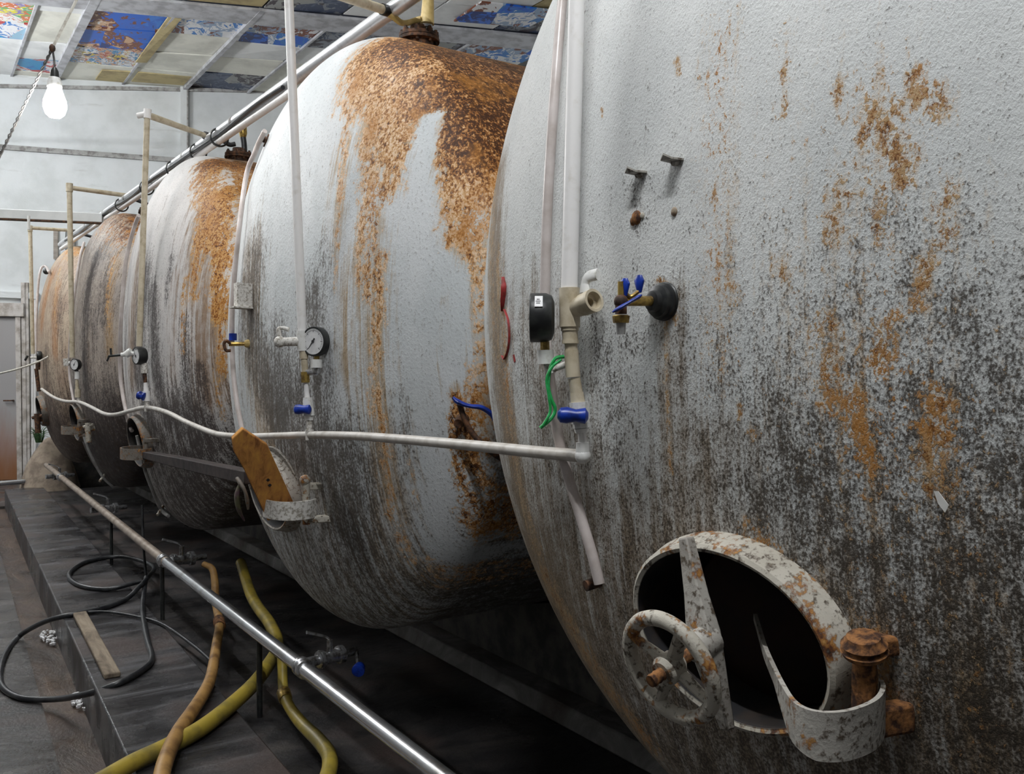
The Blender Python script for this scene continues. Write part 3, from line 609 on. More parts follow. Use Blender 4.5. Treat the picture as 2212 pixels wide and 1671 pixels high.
MB().prism([q + A((0, .012, .012)), q + A((0, .004, .014)) + n * .004, q + A((0, -.014, -.002)) + n * .010, q + A((0, -.006, -.014)) + n * .004, q + A((0, .006, -.004))], n * .001).build('paint_flake', M['white'], tk, label='white curl of peeling paint')
# ---- second tank: hinge strap with pins
def strap_small(i, pxs, zrel, h, mat):
    tk = TANK[i]
    pts = spline([onz(px, py, zrel) if off is None else hd(i, px, py, off) for px, py, off in pxs], 6)
    return MB().strip(pts, (0, 0, 1), h, .007).build('hinge_strap', mat, tk)
tk = TANK[1]; z2 = HC - .47
bp = [(x + .02, y - .055) for x, y in [(1.20, 3.36), (1.12, 3.34), (1.06, 3.27), (1.045, 3.20), (1.06, 3.13), (1.10, 3.09), (1.16, 3.09), (1.20, 3.12)]]
MB().strip(spline([(x, y, z2) for x, y in bp], 6), (0, 0, 1), .066, .007).build('hinge_strap', M['scale'], tk)
for dz in (.045, -.075): MB().box((1.23, 3.065, z2 + dz), (.11, .035, .025), (1, -.3, 0), (.3, 1, 0)).build('hinge_lug', M['chip'], tk, bevel=.005)
MB().cyl((1.185, 3.065, z2 + .06), (1.185, 3.065, z2 - .09), .014).build('hinge_pin', M['chip'], tk)
MB().ball((1.18, 3.065, z2 + .07), .02, 12, 8).build('hinge_knob', M['chip'], tk)
for i in (2, 3):
    tk = TANK[i]; Xr, Yc, Zc = TK[i]; zz = HC - .47
    bp = [(x, y - 3.467 + Yc, zz) for x, y in bp[:]] if False else [(x, y - 3.467 + Yc, zz) for x, y in [(1.20, 3.36), (1.12, 3.34), (1.06, 3.27), (1.045, 3.20), (1.06, 3.13), (1.10, 3.09), (1.16, 3.09), (1.20, 3.12)]]
    MB().strip(spline(bp, 4), (0, 0, 1), .066, .008).build('hinge_strap', M['chip3'], tk)
    MB().cyl((1.165, Yc - .347, zz + .06), (1.165, Yc - .347, zz - .09), .014).build('hinge_pin', M['chip3'], tk)
    for dz in (.045, -.075): MB().box((1.21, Yc - .347, zz + dz), (.11, .035, .025)).build('hinge_lug', M['chip3'], tk, bevel=.004)
# sampling hook on the second tank
tk = TANK[1]; q = hd(1, 538, 640); n = hn(1, q); s_ = unit(np.cross((0, 0, 1), n))
hk = MB().box(q + n * .03, (.006, .06, .10), s_, n, (0, 0, 1)).box(q + n * .03 + s_ * .05, (.006, .06, .10), s_, n, (0, 0, 1)).box(q + n * .06 + s_ * .025, (.055, .006, .10), s_, n, (0, 0, 1))
hk.box(q + n * .04 + s_ * .022 - A((0, 0, .052)), (.085, .08, .006), s_, n, (0, 0, 1)).build('bracket', M['scale'], tk)

# ---------------------------------------------------------------- top flanges
def flange(i, loc, r, mat):
    x, y, z = loc; tk = TANK[i]
    fl = MB().lathe((x, y, z - .03), (0, 0, 1), [(0, r * .8), (.03, r * .8), (.031, r * 1.08), (.043, r * 1.08), (.044, r), (.047, r * 1.05), (.060, r * 1.05), (.061, r * .5), (.095, r * .45)], 24).build('top_flange', mat, tk)
    for k in range(8):
        a = 2 * math.pi * k / 8 + .2; b = A((x + r * .88 * math.cos(a), y + r * .88 * math.sin(a), z))
        MB().cyl(b - A((0, 0, .01)), b + A((0, 0, .050)), r * .09).cyl(b + A((0, 0, .030)), b + A((0, 0, .042)), r * .15, seg=6).build('bolt', mat, fl)
    return fl
f2 = onz(905, 92, 1.335); flange(1, f2, .078, M['iron'])
f3 = onz(515, 342, 1.362); flange(2, f3, .080, M['iron'])
f4 = A((1.76, 8.25, HC + 1.362)); flange(3, f4, .08, M['iron'])
f5 = A((1.76, 10.7, HC + 1.362)); flange(4, f5, .08, M['iron'])
F2, F3 = depth(f2), depth(f3)
ch = thing('cream_hose', f2, 'cream yellow hose rising from the top flange of the second tank', 'hose')
MB().tube(spline([P(922, 52, F2), P(924, 20, F2), P(926, -30, F2), P(932, -160, F2 + .05), P(990, -420, F2 + .5)]), [.030, .026, .022, .021, .021], 14).build('hose_body', M['cream'], ch)
MB().lathe(P(921, 78, F2), (0, 0, 1), [(0, .02), (.03, .02), (.031, .027), (.042, .027)], 16).build('nozzle', M['chrome'], ch)
wr = thing('brass_hose', f3, 'short brass fitting and black hose rising from the third tank', 'hose')
MB().tube(spline([P(528, 330, F3), P(527, 312, F3), P(525, 296, F3)]), .019, 12).build('hose_body', M['rubber'], wr)
MB().lathe(P(525, 298, F3), (0, 0, 1), [(0, .018), (.03, .026), (.07, .024), (.10, .016), (.13, .012)], 14).build('fitting', M['brass'], wr)

# ---------------------------------------------------------------- risers with valves and gauges
def gauge(loc, nrm, R, depth_, label, stem, needle=-.6, mat='blackp', marks=True):
    c = A(loc); n = unit(nrm); g = thing('pressure_gauge', c, label, 'gauge', 'pressure gauges on the risers')
    MB().lathe(c - n * depth_, n, [(0, R * .62), (depth_ * .12, R * .9), (depth_ * .35, R), (depth_ * .95, R), (depth_, R * .98), (depth_ * 1.02, R * .90), (depth_ * .93, R * .86)], 36).build('case', M[mat], g)
    MB().lathe(c - n * depth_ * .06, n, [(0, R * .87), (.001, R * .87)], 36).build('dial', M['dial'], g)
    u, v, _ = basis(n)
    if marks:
        mk = MB()
        for k in range(31):
            a = math.radians(-45 + 270 * k / 30); e = math.cos(a) * u + math.sin(a) * v; t_ = np.cross(n, e); L = .16 if k % 5 == 0 else .09
            mk.box(c + e * R * (.78 - L / 2) - n * (depth_ * .06 - .0015), (R * L, R * (.035 if k % 5 == 0 else .02), .0006), e, t_, n)
        mk.build('dial_marks', M['ink'], g)
        e = math.cos(needle) * u + math.sin(needle) * v; t_ = np.cross(n, e)
        MB().prism([c - e * R * .25 + t_ * R * .06 + n * .001, c - e * R * .25 - t_ * R * .06 + n * .001, c + e * R * .62 - t_ * R * .012 + n * .001, c + e * R * .62 + t_ * R * .012 + n * .001], n * .001).lathe(c, n, [(0, R * .10), (.003, R * .09)], 14).build('needle', M['ink'], g)
    for a, b, r, m, nm in stem: MB().cyl(a, b, r, seg=6 if 'nut' in nm else 12).build(nm, M[m], g)
    return g
def parts(par, F, segs):
    for nm, x0, y0, x1, y1, w0, w1, m, sg in segs:
        k = F / FPX / 2
        MB().cyl(P(x0, y0, F), P(x1, y1, F), w0 * k, w1 * k, sg).build(nm, M[m], par)
def lever(p0, p1, r, mat, par, nm='handle', flat=.5):
    p0, p1 = A(p0), A(p1); d = p1 - p0
    MB().tube([p0, p0 + d * .1, p0 + d * .3, p0 + d * .6, p0 + d * .9, p1], [r * .4, r * .9, r, r * .75, r * .95, r * .4], 12, flat=flat).build(nm, mat, par)
# riser of the nearest tank
q = hd(0, 1230, 700, .05); F1 = depth(q)
r1 = thing('pvc_riser', P(1258, 1000, F1), 'thick white pipe riser with an open side branch and blue valve on the nearest tank', 'pipe', 'pipe risers on the tanks')
parts(r1, F1, [('pipe', 1246, -20, 1229.5, 628, 35, 36, 'pvc', 20), ('tee_body', 1230, 622, 1231, 706, 45, 45, 'pvc_old', 20), ('ring', 1231, 705, 1231, 714, 39, 39, 'pvc_old', 18), ('union', 1231, 714, 1232, 735, 35, 34, 'pvc_old', 18),
               ('ring', 1232, 734, 1232, 742, 37, 37, 'pvc_old', 18), ('nipple', 1233, 740, 1234, 758, 28, 28, 'pvc_old', 16), ('sleeve', 1234, 756, 1238, 814, 31, 32, 'pvc_old', 16), ('pipe_lower', 1240, 816, 1246, 850, 27, 27, 'pvc_old', 16),
               ('sleeve', 1246, 848, 1249, 872, 29, 32, 'pvc_old', 16), ('valve_body', 1250, 868, 1254, 914, 42, 40, 'white', 8), ('valve_nut', 1255, 913, 1256, 924, 37, 36, 'white', 8), ('valve_nut', 1256, 925, 1257, 934, 34, 30, 'white', 8), ('pipe_thin', 1257, 932, 1259, 965, 18, 18, 'pvc', 16), ('elbow_socket', 1258, 955, 1259, 985, 28, 32, 'white', 18)])
MB().ball(P(1259, 984, F1), 17.5 * F1 / FPX, 18, 12).build('elbow', M['white'], r1)
b0, b1 = P(1238, 668, F1), P(1284, 648, F1 - .055); k = F1 / FPX
MB().lathe(b0, b1 - b0, [(0, 20 * k), (np.linalg.norm(b1 - b0) * .45, 22 * k), (np.linalg.norm(b1 - b0) * .5, 24 * k), (np.linalg.norm(b1 - b0), 25 * k), (np.linalg.norm(b1 - b0), 19 * k), (np.linalg.norm(b1 - b0) * .8, 18 * k), (np.linalg.norm(b1 - b0) * .78, 11 * k), (np.linalg.norm(b1 - b0) * .3, 10 * k)], 24, False).build('branch', M['pvc_old'], r1)
bd = unit(b1 - b0); MB().lathe(b0 + bd * .02, bd, [(0, 11 * k), (.004, 11 * k)], 16).build('branch_dark_inside', M['blackp'], r1)  # black disc paints the darkness inside the open branch
hp = P(1264, 632, F1 - .03); MB().tube(spline([hp, P(1264, 612, F1 - .03), P(1272, 598, F1 - .035), P(1292, 592, F1 - .05)]), [.015, .011, .013, .013], 12, flat=.6).build('branch_handle', M['white'], r1)
lever(P(1204, 896, F1 - .028), P(1271, 898, F1 - .032), 18 * k, M['blue'], r1, 'valve_handle', 1.0)
MB().tube(spline([P(1246, -20, F1), P(1252, -330, F1), P(1256, -640, F1), P(1300, -668, F1 + .03), A((1.76, 1.1, HC + 1.55)), A((1.76, 1.1, HC + 1.36))]), .0165, 14).build('pipe_upper', M['pvc'], r1)
# gauge of the nearest riser (seen edge on)
gF = F1 + .02; gc = P(1158, 686, gF); gn = unit((-.93, .52, .0)); gn = unit(A((-.80, .60, 0)))
g1 = gauge(gc + gn * .012, gn,   .0505, .050, 'black pressure gauge seen edge-on beside the nearest riser', [(P(1177, 737, gF), P(1177, 758, gF), 10 * k, 'brass', 'brass_nut'), (P(1178, 756, gF), P(1179, 786, gF), 18 * k, 'white', 'fitting'), (P(1182, 784, gF), P(1190, 806, gF), 10 * k, 'scale', 'elbow'), (P(1188, 800, gF), P(1232, 783, F1), 7 * k, 'scale', 'link_pipe')])
sc_ = P(1158, 652, gF - .0215); vt = unit(P(1172, 686, gF) - CAM)
e_r = unit(np.cross(vt, (0, 0, 1))); 
su = basis(gn)[0]
sd = unit(np.cross(gn, (0, 0, 1))); sd = sd if np.dot(sd, -vt) > 0 else -sd
rad = unit(sd * .80 + A((0, 0, 1)) * .60); tang = unit(np.cross(gn, rad)); ctr = gc - gn * .006
MB().box(ctr + rad * .0508, (.016, .028, .0012), gn, tang, rad).build('sticker', M['dial'], g1)
for dq, L in ((-.005, .008), (.0, .010), (.005, .006)): MB().box(ctr + rad * .0516 + tang * dq + gn * .001, (L, .0016, .0008), gn, tang, rad).build('sticker_print', M['ink'], g1)
# green twine
gt = thing('green_twine', P(1165, 925, F1), 'bright green twine tied round the fittings below the edge-on gauge', 'twine')
MB().tube(spline([P(1218, 770, F1 - .02), P(1200, 774, F1 - .025), P(1189, 795, F1 - .02), P(1184, 830, F1 - .02), P(1190, 860, F1 - .02), P(1199, 882, F1 - .02), P(1192, 902, F1 - .02), P(1167, 924, F1 - .02)]), .0038, 8).build('strand', M['green'], gt)
MB().tube(spline([P(1212, 776, F1 - .024), P(1193, 792, F1 - .026), P(1181, 818, F1 - .024), P(1186, 858, F1 - .024), P(1188, 890, F1 - .024), P(1172, 920, F1 - .024)]), .0030, 8).build('strand', M['green'], gt)
# tap of the nearest tank
q = hd(0, 1436, 651); n = unit(hn(0, q) * .6 + A((-1, 0, 0)) * .4); F1t = depth(q); k = F1t / FPX
tp = thing('sampling_tap', q, 'sampling tap with blue lever on a black flange on the nearest tank', 'tap', 'taps on the tanks')
MB().lathe(q - n * .012, n, [(0, .036), (.014, .036), (.016, .034), (.022, .0345), (.024, .030), (.032, .029), (.036, .020), (.046, .018), (.048, .013)], 30).build('flange', M['blackp'], tp)
e = q + n * .105 + A((0, 0, -.004))
MB().cyl(q + n * .03, e, .0095, .0085, 14).build('spout_pipe', M['brass'], tp)
MB().ball(e, .013, 12, 8).build('valve_body', M['iron'], tp)
MB().cyl(e + A((0, 0, .004)), e + A((0, 0, -.022)), .0105, seg=12).build('spout', M['iron'], tp)
MB().lathe(e + A((0, 0, -.038)), (0, 0, 1), [(0, .014), (.012, .0155), (.014, .013)], 8).build('spout_nut', M['brass'], tp)
MB().cyl(e + A((0, 0, -.036)), e + A((0, 0, -.058)), .009, .008, 12).build('nozzle', M['seam'], tp)
lever(P(1323, 674, depth(e) - .02), P(1386, 637, depth(e) - .02), .0085, M['blue'], tp, 'lever', .45)
MB().cyl(e, e + A((0, 0, .035)), .006).build('stem', M['brass'], tp)
for px, py in ((1350, 613), (1381, 606)):
    MB().tube([P(px, py + 26, depth(e)), P(px, py + 14, depth(e)), P(px, py, depth(e)), P(px, py - 12, depth(e))], [.005, .008, .0115, .006], 12, flat=.6).build('wing', M['blue'], tp)
MB().tube(spline([P(1350, 632, depth(e)), P(1363, 640, depth(e)), P(1381, 628, depth(e))]), .0035, 8).build('wing_arm', M['brass'], tp)
# riser of the second tank
q = hd(1, 655, 800, .06); Fb = depth(q); k = Fb / FPX
r2 = thing('pvc_riser', P(669, 948, Fb), 'tall white pipe riser with a white-dialled gauge on the rust-fan tank', 'pipe', 'pipe risers on the tanks')
parts(r2, Fb, [('pipe', 622, -46, 653, 718, 20, 19.5, 'pvc', 18), ('tee_body', 653, 714, 654, 758, 24, 23, 'white', 16), ('branch', 652, 737, 605, 738, 20, 19, 'scale', 16), ('coupling', 656, 757, 657, 775, 19, 19, 'pvc_old', 14), ('nipple', 657, 775, 659, 803, 15, 14, 'pvc_old', 12),
               ('brass_nut', 659, 803, 660, 826, 19, 19, 'brass', 8), ('taper_pipe', 661, 826, 664, 862, 9, 13, 'pvc', 14), ('valve_body', 665, 858, 667, 897, 20, 27, 'white', 10), ('valve_nut', 668, 896, 668, 907, 18, 18, 'white', 8), ('pipe_lower', 668, 906, 669, 934, 12, 13, 'scale', 14), ('joint', 669, 928, 669, 950, 19, 18, 'scale', 14)])
MB().ball(P(604, 738, Fb), 12.5 * k, 14, 10).build('branch_cap', M['scale'], r2)
MB().tube(spline([P(604, 728, Fb), P(602, 712, Fb), P(610, 708, Fb), P(624, 712, Fb)]), [5 * k, 5 * k, 4 * k, 5 * k], 10).build('branch_handle', M['scale'], r2)
lever(P(635, 884, Fb - .025), P(672, 884, Fb - .03), 11 * k, M['blue'], r2, 'valve_handle', 1.0)
e3 = P(832, 22, F2 - .06)
arm0 = P(622, -46, Fb)
MB().tube([arm0, e3], .0185, 16).build('arm', M['pvc_old'], r2)
MB().ball(arm0, .025, 14, 8).build('elbow', M['pvc_old'], r2)
MB().tube([e3 - unit(e3 - arm0) * .02, e3 + unit(e3 - arm0) * .03], .023, 14).build('clamp', M['blackp'], r2)
MB().tube(spline([e3, P(850, 36, F2 - .03), P(872, 50, F2 - .01), f2 + A((0, -.02, .09))]), [.017, .014, .012, .012], 12).build('tape_wrapped_hose', M['cream'], r2)
gc = P(676, 737, Fb - .03)
gauge(gc, (-.883, -.469, 0), .052, .042, 'round white-dialled pressure gauge in a black case on the second tank', [(P(684, 768, Fb - .01), P(684, 778, Fb - .01), 6 * k, 'brass', 'brass_nut'), (P(684, 776, Fb - .01), P(684, 794, Fb - .01), 12 * k, 'white', 'fitting'), (P(684, 794, Fb - .01), P(684, 806, Fb - .01), 8 * k, 'chrome', 'elbow'), (P(686, 804, Fb - .01), P(660, 803, Fb), 6.5 * k, 'chrome', 'link_pipe')], needle=4.05)
# riser of the third tank
q = hd(2, 305, 790, .06); Fc = depth(q); k = Fc / FPX
r3 = thing('pvc_riser', P(318, 885, Fc), 'pale pipe riser whose arm reaches the top flange of the third tank', 'pipe', 'pipe risers on the tanks')
parts(r3, Fc, [('pipe', 318, 246, 301, 748, 12.5, 13, 'pvc_old', 16), ('tee_body', 319, 236, 318, 256, 16, 16, 'pvc', 14), ('branch_cap', 318, 246, 297, 250, 13, 12, 'pvc', 14), ('branch', 302, 762, 262, 766, 11, 9, 'white', 12), ('valve_body', 284, 758, 272, 766, 17, 15, 'white', 12), ('tap_pipe', 263, 766, 235, 769, 6, 5, 'blackp', 10), ('tap_handle', 240, 766, 239, 752, 4, 5, 'blackp', 8), ('tap_spout', 236, 768, 231, 780, 5, 4, 'blackp', 8),
               ('fitting', 311, 784, 312, 806, 15, 14, 'scale', 10), ('nipple', 312, 806, 314, 826, 9, 8, 'iron', 10), ('taper_pipe', 314, 824, 316, 848, 7, 12, 'pvc', 12), ('valve_body', 316, 844, 317, 866, 16, 16, 'pvc', 10), ('pipe_lower', 317, 866, 318, 884, 9, 10, 'scale', 12), ('joint', 318, 876, 318, 888, 13, 12, 'scale', 12)])
e3 = P(447, 294, F3 - .1); s3 = P(318, 248, Fc)
MB().tube([s3, e3], [.020, .016], 14).build('arm', M['pvc_old'], r3)
MB().tube([e3 - unit(e3 - s3) * .02, e3 + unit(e3 - s3) * .05], .026, 12).build('clamp', M['blackp'], r3)
MB().tube(spline([e3, P(475, 300, F3 - .06), P(495, 312, F3 - .03), f3 + A((-.02, 0, .09))]), .015, 12).build('black_hose', M['rubber'], r3)
lever(P(297, 852, Fc - .025), P(313, 857, Fc - .03), 9.5 * k, M['blue'], r3, 'valve_handle', 1.0)
gauge(P(293, 768, Fc - .03), (-.97, -.24, 0), .052, .06, 'black-cased gauge turned sideways on the third tank', [(P(311, 782, Fc), P(311, 800, Fc), 6 * k, 'scale', 'fitting')], needle=2.2)
# riser of the fourth tank
q = hd(3, 160, 800, .06); Fd = depth(q); k = Fd / FPX
r4 = thing('pvc_riser', P(168, 875, Fd), 'thin tan pipe riser with a square arm on the fourth tank', 'pipe', 'pipe risers on the tanks')
parts(r4, Fd, [('pipe', 150, 404, 156, 772, 11, 10.5, 'pvc_old', 14), ('elbow', 150, 396, 150, 414, 14, 14, 'pvc_old', 12), ('valve_body', 143, 774, 144, 790, 13, 12, 'scale', 10), ('branch', 144, 783, 158, 783, 7, 7, 'white', 10), ('fitting', 167, 802, 167, 818, 11, 11, 'white', 10), ('taper_pipe', 166, 820, 167, 842, 6, 8, 'pvc_old', 10), ('valve_body', 168, 840, 168, 858, 12, 12, 'pvc_old', 10), ('pipe_lower', 169, 856, 170, 872, 7, 8, 'scale', 10)])
e4 = P(272, 422, depth(f4) - .1); s4 = P(150, 405, Fd)
MB().tube([s4, e4], .019, 12).build('arm', M['pvc_old'], r4)
MB().tube(spline([e4, (e4 + f4) / 2 + A((0, 0, .04)), f4 + A((0, 0, .08))]), [.024, .018, .014], 10).build('black_hose', M['rubber'], r4)
gauge(P(160, 787, Fd - .03), (-.8, -.55, 0), .048, .045, 'small grey-dialled gauge in a black case on the fourth tank', [(P(164, 797, Fd), P(167, 806, Fd), 4 * k, 'blackp', 'elbow')], needle=1.0)
# riser of the farthest tank
q = hd(4, 80, 800, .06); Fe = depth(q); k = Fe / FPX
r5 = thing('pvc_riser', P(84, 850, Fe), 'thin pipe riser on the farthest tank beside the door', 'pipe', 'pipe risers on the tanks')
parts(r5, Fe, [('pipe', 65, 492, 71, 764, 8, 8, 'pvc_old', 12), ('elbow', 65, 487, 65, 500, 10, 10, 'pvc_old', 10), ('valve_body', 82, 782, 82, 798, 10, 9, 'iron', 10), ('pipe_lower', 78, 796, 84, 845, 8, 8, 'iron', 10), ('branch', 66, 772, 80, 772, 5, 5, 'scale', 8), ('tap_handle', 54, 778, 60, 768, 5, 5, 'blackp', 8)])
e5 = P(146, 497, depth(f5) - .1); MB().tube([P(65, 492, Fe), e5], .018, 10).build('arm', M['pvc_old'], r5)
MB().tube(spline([e5, (e5 + f5) / 2 + A((0, 0, .04)), f5 + A((0, 0, .08))]), [.018, .016, .014], 10).build('black_hose', M['rubber'], r5)
gauge(P(80, 768, Fe - .03), (-.97, .2, 0), .05, .05, 'black gauge on the farthest tank beside the white cable', [(P(82, 778, Fe), P(82, 786, Fe), 4 * k, 'scale', 'fitting')], marks=False)

# ---------------------------------------------------------------- manifold pipe joining the risers
def interp_path(pts, keys):
    xs = [a for a, _ in keys][::-1]; inv = [1 / b for _, b in keys][::-1]
    return [P(x, y, 1 / np.interp(x, xs, inv)) for x, y in pts]
pts = [(1259, 984), (1240, 983), (1160, 976), (1000, 960), (850, 947), (760, 941), (669, 939), (600, 941), (540, 942), (490, 940), (455, 933), (400, 910), (360, 890), (318, 880), (285, 886), (250, 895), (225, 893), (195, 878), (170, 868), (140, 866), (115, 857), (90, 840)]
MB().tube(spline(interp_path(pts, [(1259, F1), (669, Fb), (318, Fc), (169, Fd), (84, Fe)]), 6), [.0135, .0135, .013, .0135, .014], 14).build('manifold_pipe', M['pvc_dull'], label='slender pale pipe sagging along all tank fronts between the risers', cat='pipe')
# ---------------------------------------------------------------- sight tubes running down the heads
def sight(i, pts, r, label, off=.028, mat='tube', extra=None):
    q = []
    for p in pts:
        h = hd(i, p[0], p[1], off) if len(p) == 2 else P(*p)
        if h is not None: q.append(h)
    o = thing('sight_tube', q[-1], label, 'tube', 'sight tubes on the tank heads')
    MB().tube(spline(q, 6), r, 12).build('tube_body', M[mat], o); return o, q
s, q = sight(0, [(1224, -120), (1215, 0), (1198, 200), (1184, 420), (1178, 600), (1178, 700), (1186, 800), (1204, 930), (1228, 1030), (1256, 1120), (1280, 1200), (1295, 1260)], .0115, 'milky pink sight tube running down the nearest tank behind the edge-on gauge')
for p in ((1224, -110), (1294, 1255)):
    h = hd(0, *p); MB().cyl(h - hn(0, h) * .01, h + hn(0, h) * .034, .012).build('standoff', M['iron'], s)
s, q = sight(1, [(572, 268), (556, 268), (546, 285), (532, 370), (518, 480), (506, 600), (501, 700), (503, 790), (512, 870), (524, 930)], .011, 'milky sight tube curving down the left edge of the second tank', .03)
h = hd(1, 576, 275); MB().lathe(h - hn(1, h) * .01, hn(1, h), [(0, .03), (.015, .03), (.016, .014), (.04, .014)], 14).build('upper_fitting', M['iron'], s)
MB().cyl(P(503, 720, depth(q[6]) - .01), P(503, 735, depth(q[6]) - .01), .017).build('blue_clip', M['blue'], s)
s, q = sight(2, [(300, 446), (292, 446), (285, 458), (278, 500), (270, 580), (262, 680), (259, 760), (262, 830), (275, 900), (285, 930)], .013, 'milky sight tube at the left edge of the third tank', .03)
s, q = sight(3, [(182, 520), (172, 560), (160, 640), (152, 720), (150, 800), (158, 860), (165, 885)], .012, 'thin sight tube at the left edge of the fourth tank', .03)
h = P(104, 586, 10.3); s, q = sight(4, [(106, 588), (98, 575, 9.9), (88, 582, 9.85), (82, 620, 9.8), (78, 700, 9.7), (78, 760, 9.65)], .013, 'pale blue sight tube arching off the farthest tank', .03)
MB().ball(P(100, 586, 10.0), .035, 10, 6).build('upper_fitting', M['blackp'], s)
for i, pts, l in ((3, [(168, 890), (182, 945), (200, 990), (222, 1030), (250, 1068)], 'thin grey tube slanting under the fourth tank'), (2, [(296, 940), (312, 1010), (330, 1060), (348, 1100), (368, 1135)], 'thin grey tube slanting under the third tank')):
    q = [hd(i, px, py, .03) for px, py in pts]
    dt = thing('drain_tube', q[-1], l, 'tube', 'drain tubes under the far tanks')
    MB().tube(spline(q, 6), .011, 10).build('tube_body', M['seam'], dt)
    MB().cyl(q[3] - A((.03, .03, .03)), q[3] + A((.03, .03, .03)), .010).build('cock', M['chip'], dt)
# brass tap on the sight tube of the second tank
q = hd(1, 520, 742, .03); Ft = depth(q) - .02; k = Ft / FPX
tp = thing('brass_tap', q, 'small brass tap clipped to the sight tube of the second tank', 'tap', 'taps on the tanks')
MB().cyl(P(494, 743, Ft), P(532, 742, Ft + .02), 4.5 * k, seg=12).build('tap_pipe', M['brass'], tp)
MB().lathe(P(528, 742, Ft + .02), P(548, 742, Ft + .03) - P(528, 742, Ft + .02), [(0, 7 * k), (.012, 9 * k), (.035, 9 * k), (.038, 6 * k)], 12).build('tap_nut', M['cream'], tp)
MB().tube(spline([P(498, 743, Ft), P(490, 736, Ft - .01), P(484, 742, Ft - .01), P(488, 756, Ft - .01), P(498, 757, Ft)]), 3.5 * k, 8).build('tap_handle', M['iron'], tp)
# blue lever on the right flank of the second tank
bl = hd(1, 1035, 885, .07); Fl = depth(bl)
tp = thing('lever_valve', bl, 'valve with long bent blue lever between the first two tanks', 'valve')
MB().tube(spline([P(978, 858, Fl - .02), P(990, 868, Fl - .02), P(1012, 876, Fl - .02), P(1040, 880, Fl - .01), P(1060, 893, Fl), P(1068, 908, Fl)]), [.008, .014, .010, .013, .014, .008], 12, flat=.6).build('lever', M['blue'], tp)
MB().tube(spline([P(992, 872, Fl), P(1004, 905, Fl), P(1024, 940, Fl), P(1060, 975, Fl), P(1100, 1000, Fl + .05)]), .009, 10).build('stem', M['iron'], tp)
q = hd(1, 1000, 905); MB().lathe(q - hn(1, q) * .01, hn(1, q), [(0, .022), (.03, .02), (.07, .014)], 12).build('body', M['iron'], tp)

# ---------------------------------------------------------------- planks
M['plank'] = wood('orange_plank', (.50, .22, .07), (.66, .33, .08), (.18, .07, .03), (40, 40, 5))
M['plankd'] = wood('grey_plank', (.034, .028, .030), (.065, .052, .047), (.012, .010, .010), (4, 25, 25))
pb, pt_ = A((1.125, 3.165, HC - .535)), P(521, 931, 3.03)
ax = unit(pt_ - pb); view = unit((pb + pt_) / 2 - CAM); pw = unit(np.cross(view, ax)); pn = np.cross(ax, pw); Lp = np.linalg.norm(pt_ - pb)
pw = -pw if np.dot(pw, A((ct, -st, 0))) < 0 else pw
poly = [pb - pw * .050, pb + pw * .060, pb + ax * Lp * .76 + pw * .060, pb + ax * (Lp + .005) + pw * .008, pb + ax * (Lp - .015) - pw * .038, pb + ax * Lp * .84 - pw * .050, pb + ax * Lp * .62 - pw * .046]
bd_ = MB().prism(poly, pn * .02).build('wooden_board', M['plank'], label='orange-brown wooden board stuck upright through the manhole strap of the second tank', cat='board', bevel=.003)
ob_o = ORG[bd_.name]
for a_, b_ in ((.42, .012), (.36, .010)):
    for sgn in (-1,):
        hc = pb + ax * Lp * a_ + pw * b_; nn = -pn if np.dot(pn, view) > 0 else pn
        base_c = hc if np.dot(pn, view) > 0 else hc + pn * .02
        MB().lathe(base_c - nn * .002, nn, [(0, .007), (.003, .007)], 4).build('nail_hole', M['ink'], bd_)
a, b = hd(2, 300, 978, .05), P(545, 1031, 3.30); ax = unit(b - a); up = A((0, 0, 1)); sd = unit(np.cross(ax, up)); 
vs = []
for p, h_ in ((a, .036), (a + (b - a) * .5, .052), (b, .050)):
    for s1, s2 in ((1, 1), (1, -1), (-1, -1), (-1, 1)): vs.append(p + sd * .03 * s1 + up * h_ * .5 * s2)
MB().add(vs, [(r * 4 + k, r * 4 + (k + 1) % 4, (r + 1) * 4 + (k + 1) % 4, (r + 1) * 4 + k) for r in range(2) for k in range(4)] + [(3, 2, 1, 0), (8, 9, 10, 11)]).build('wooden_plank', M['plankd'], label='dark grey plank bridging the manholes of the second and third tanks', cat='plank', bevel=.004)
# twisted rope and rag hanging under the dark plank
rg = thing('rag_bundle', P(530, 1110, 3.25), 'knotted cord and rag hanging below the end of the dark plank', 'rag')
MB().tube(spline([P(512, 1032, 3.3), P(520, 1045, 3.28), P(529, 1060, 3.27), P(534, 1080, 3.27), P(536, 1100, 3.27)]), [.007, .009, .006, .008, .004], 10).build('cord', M['chip3'], rg)
MB().tube(spline([P(520, 1040, 3.3), P(512, 1070, 3.3), P(516, 1100, 3.3), P(528, 1125, 3.3)]), [.010, .022, .020, .006], 10, flat=.4).build('rag', simple('rag_dark', (.06, .03, .04), (.10, .10, .05), 30, .9), rg)

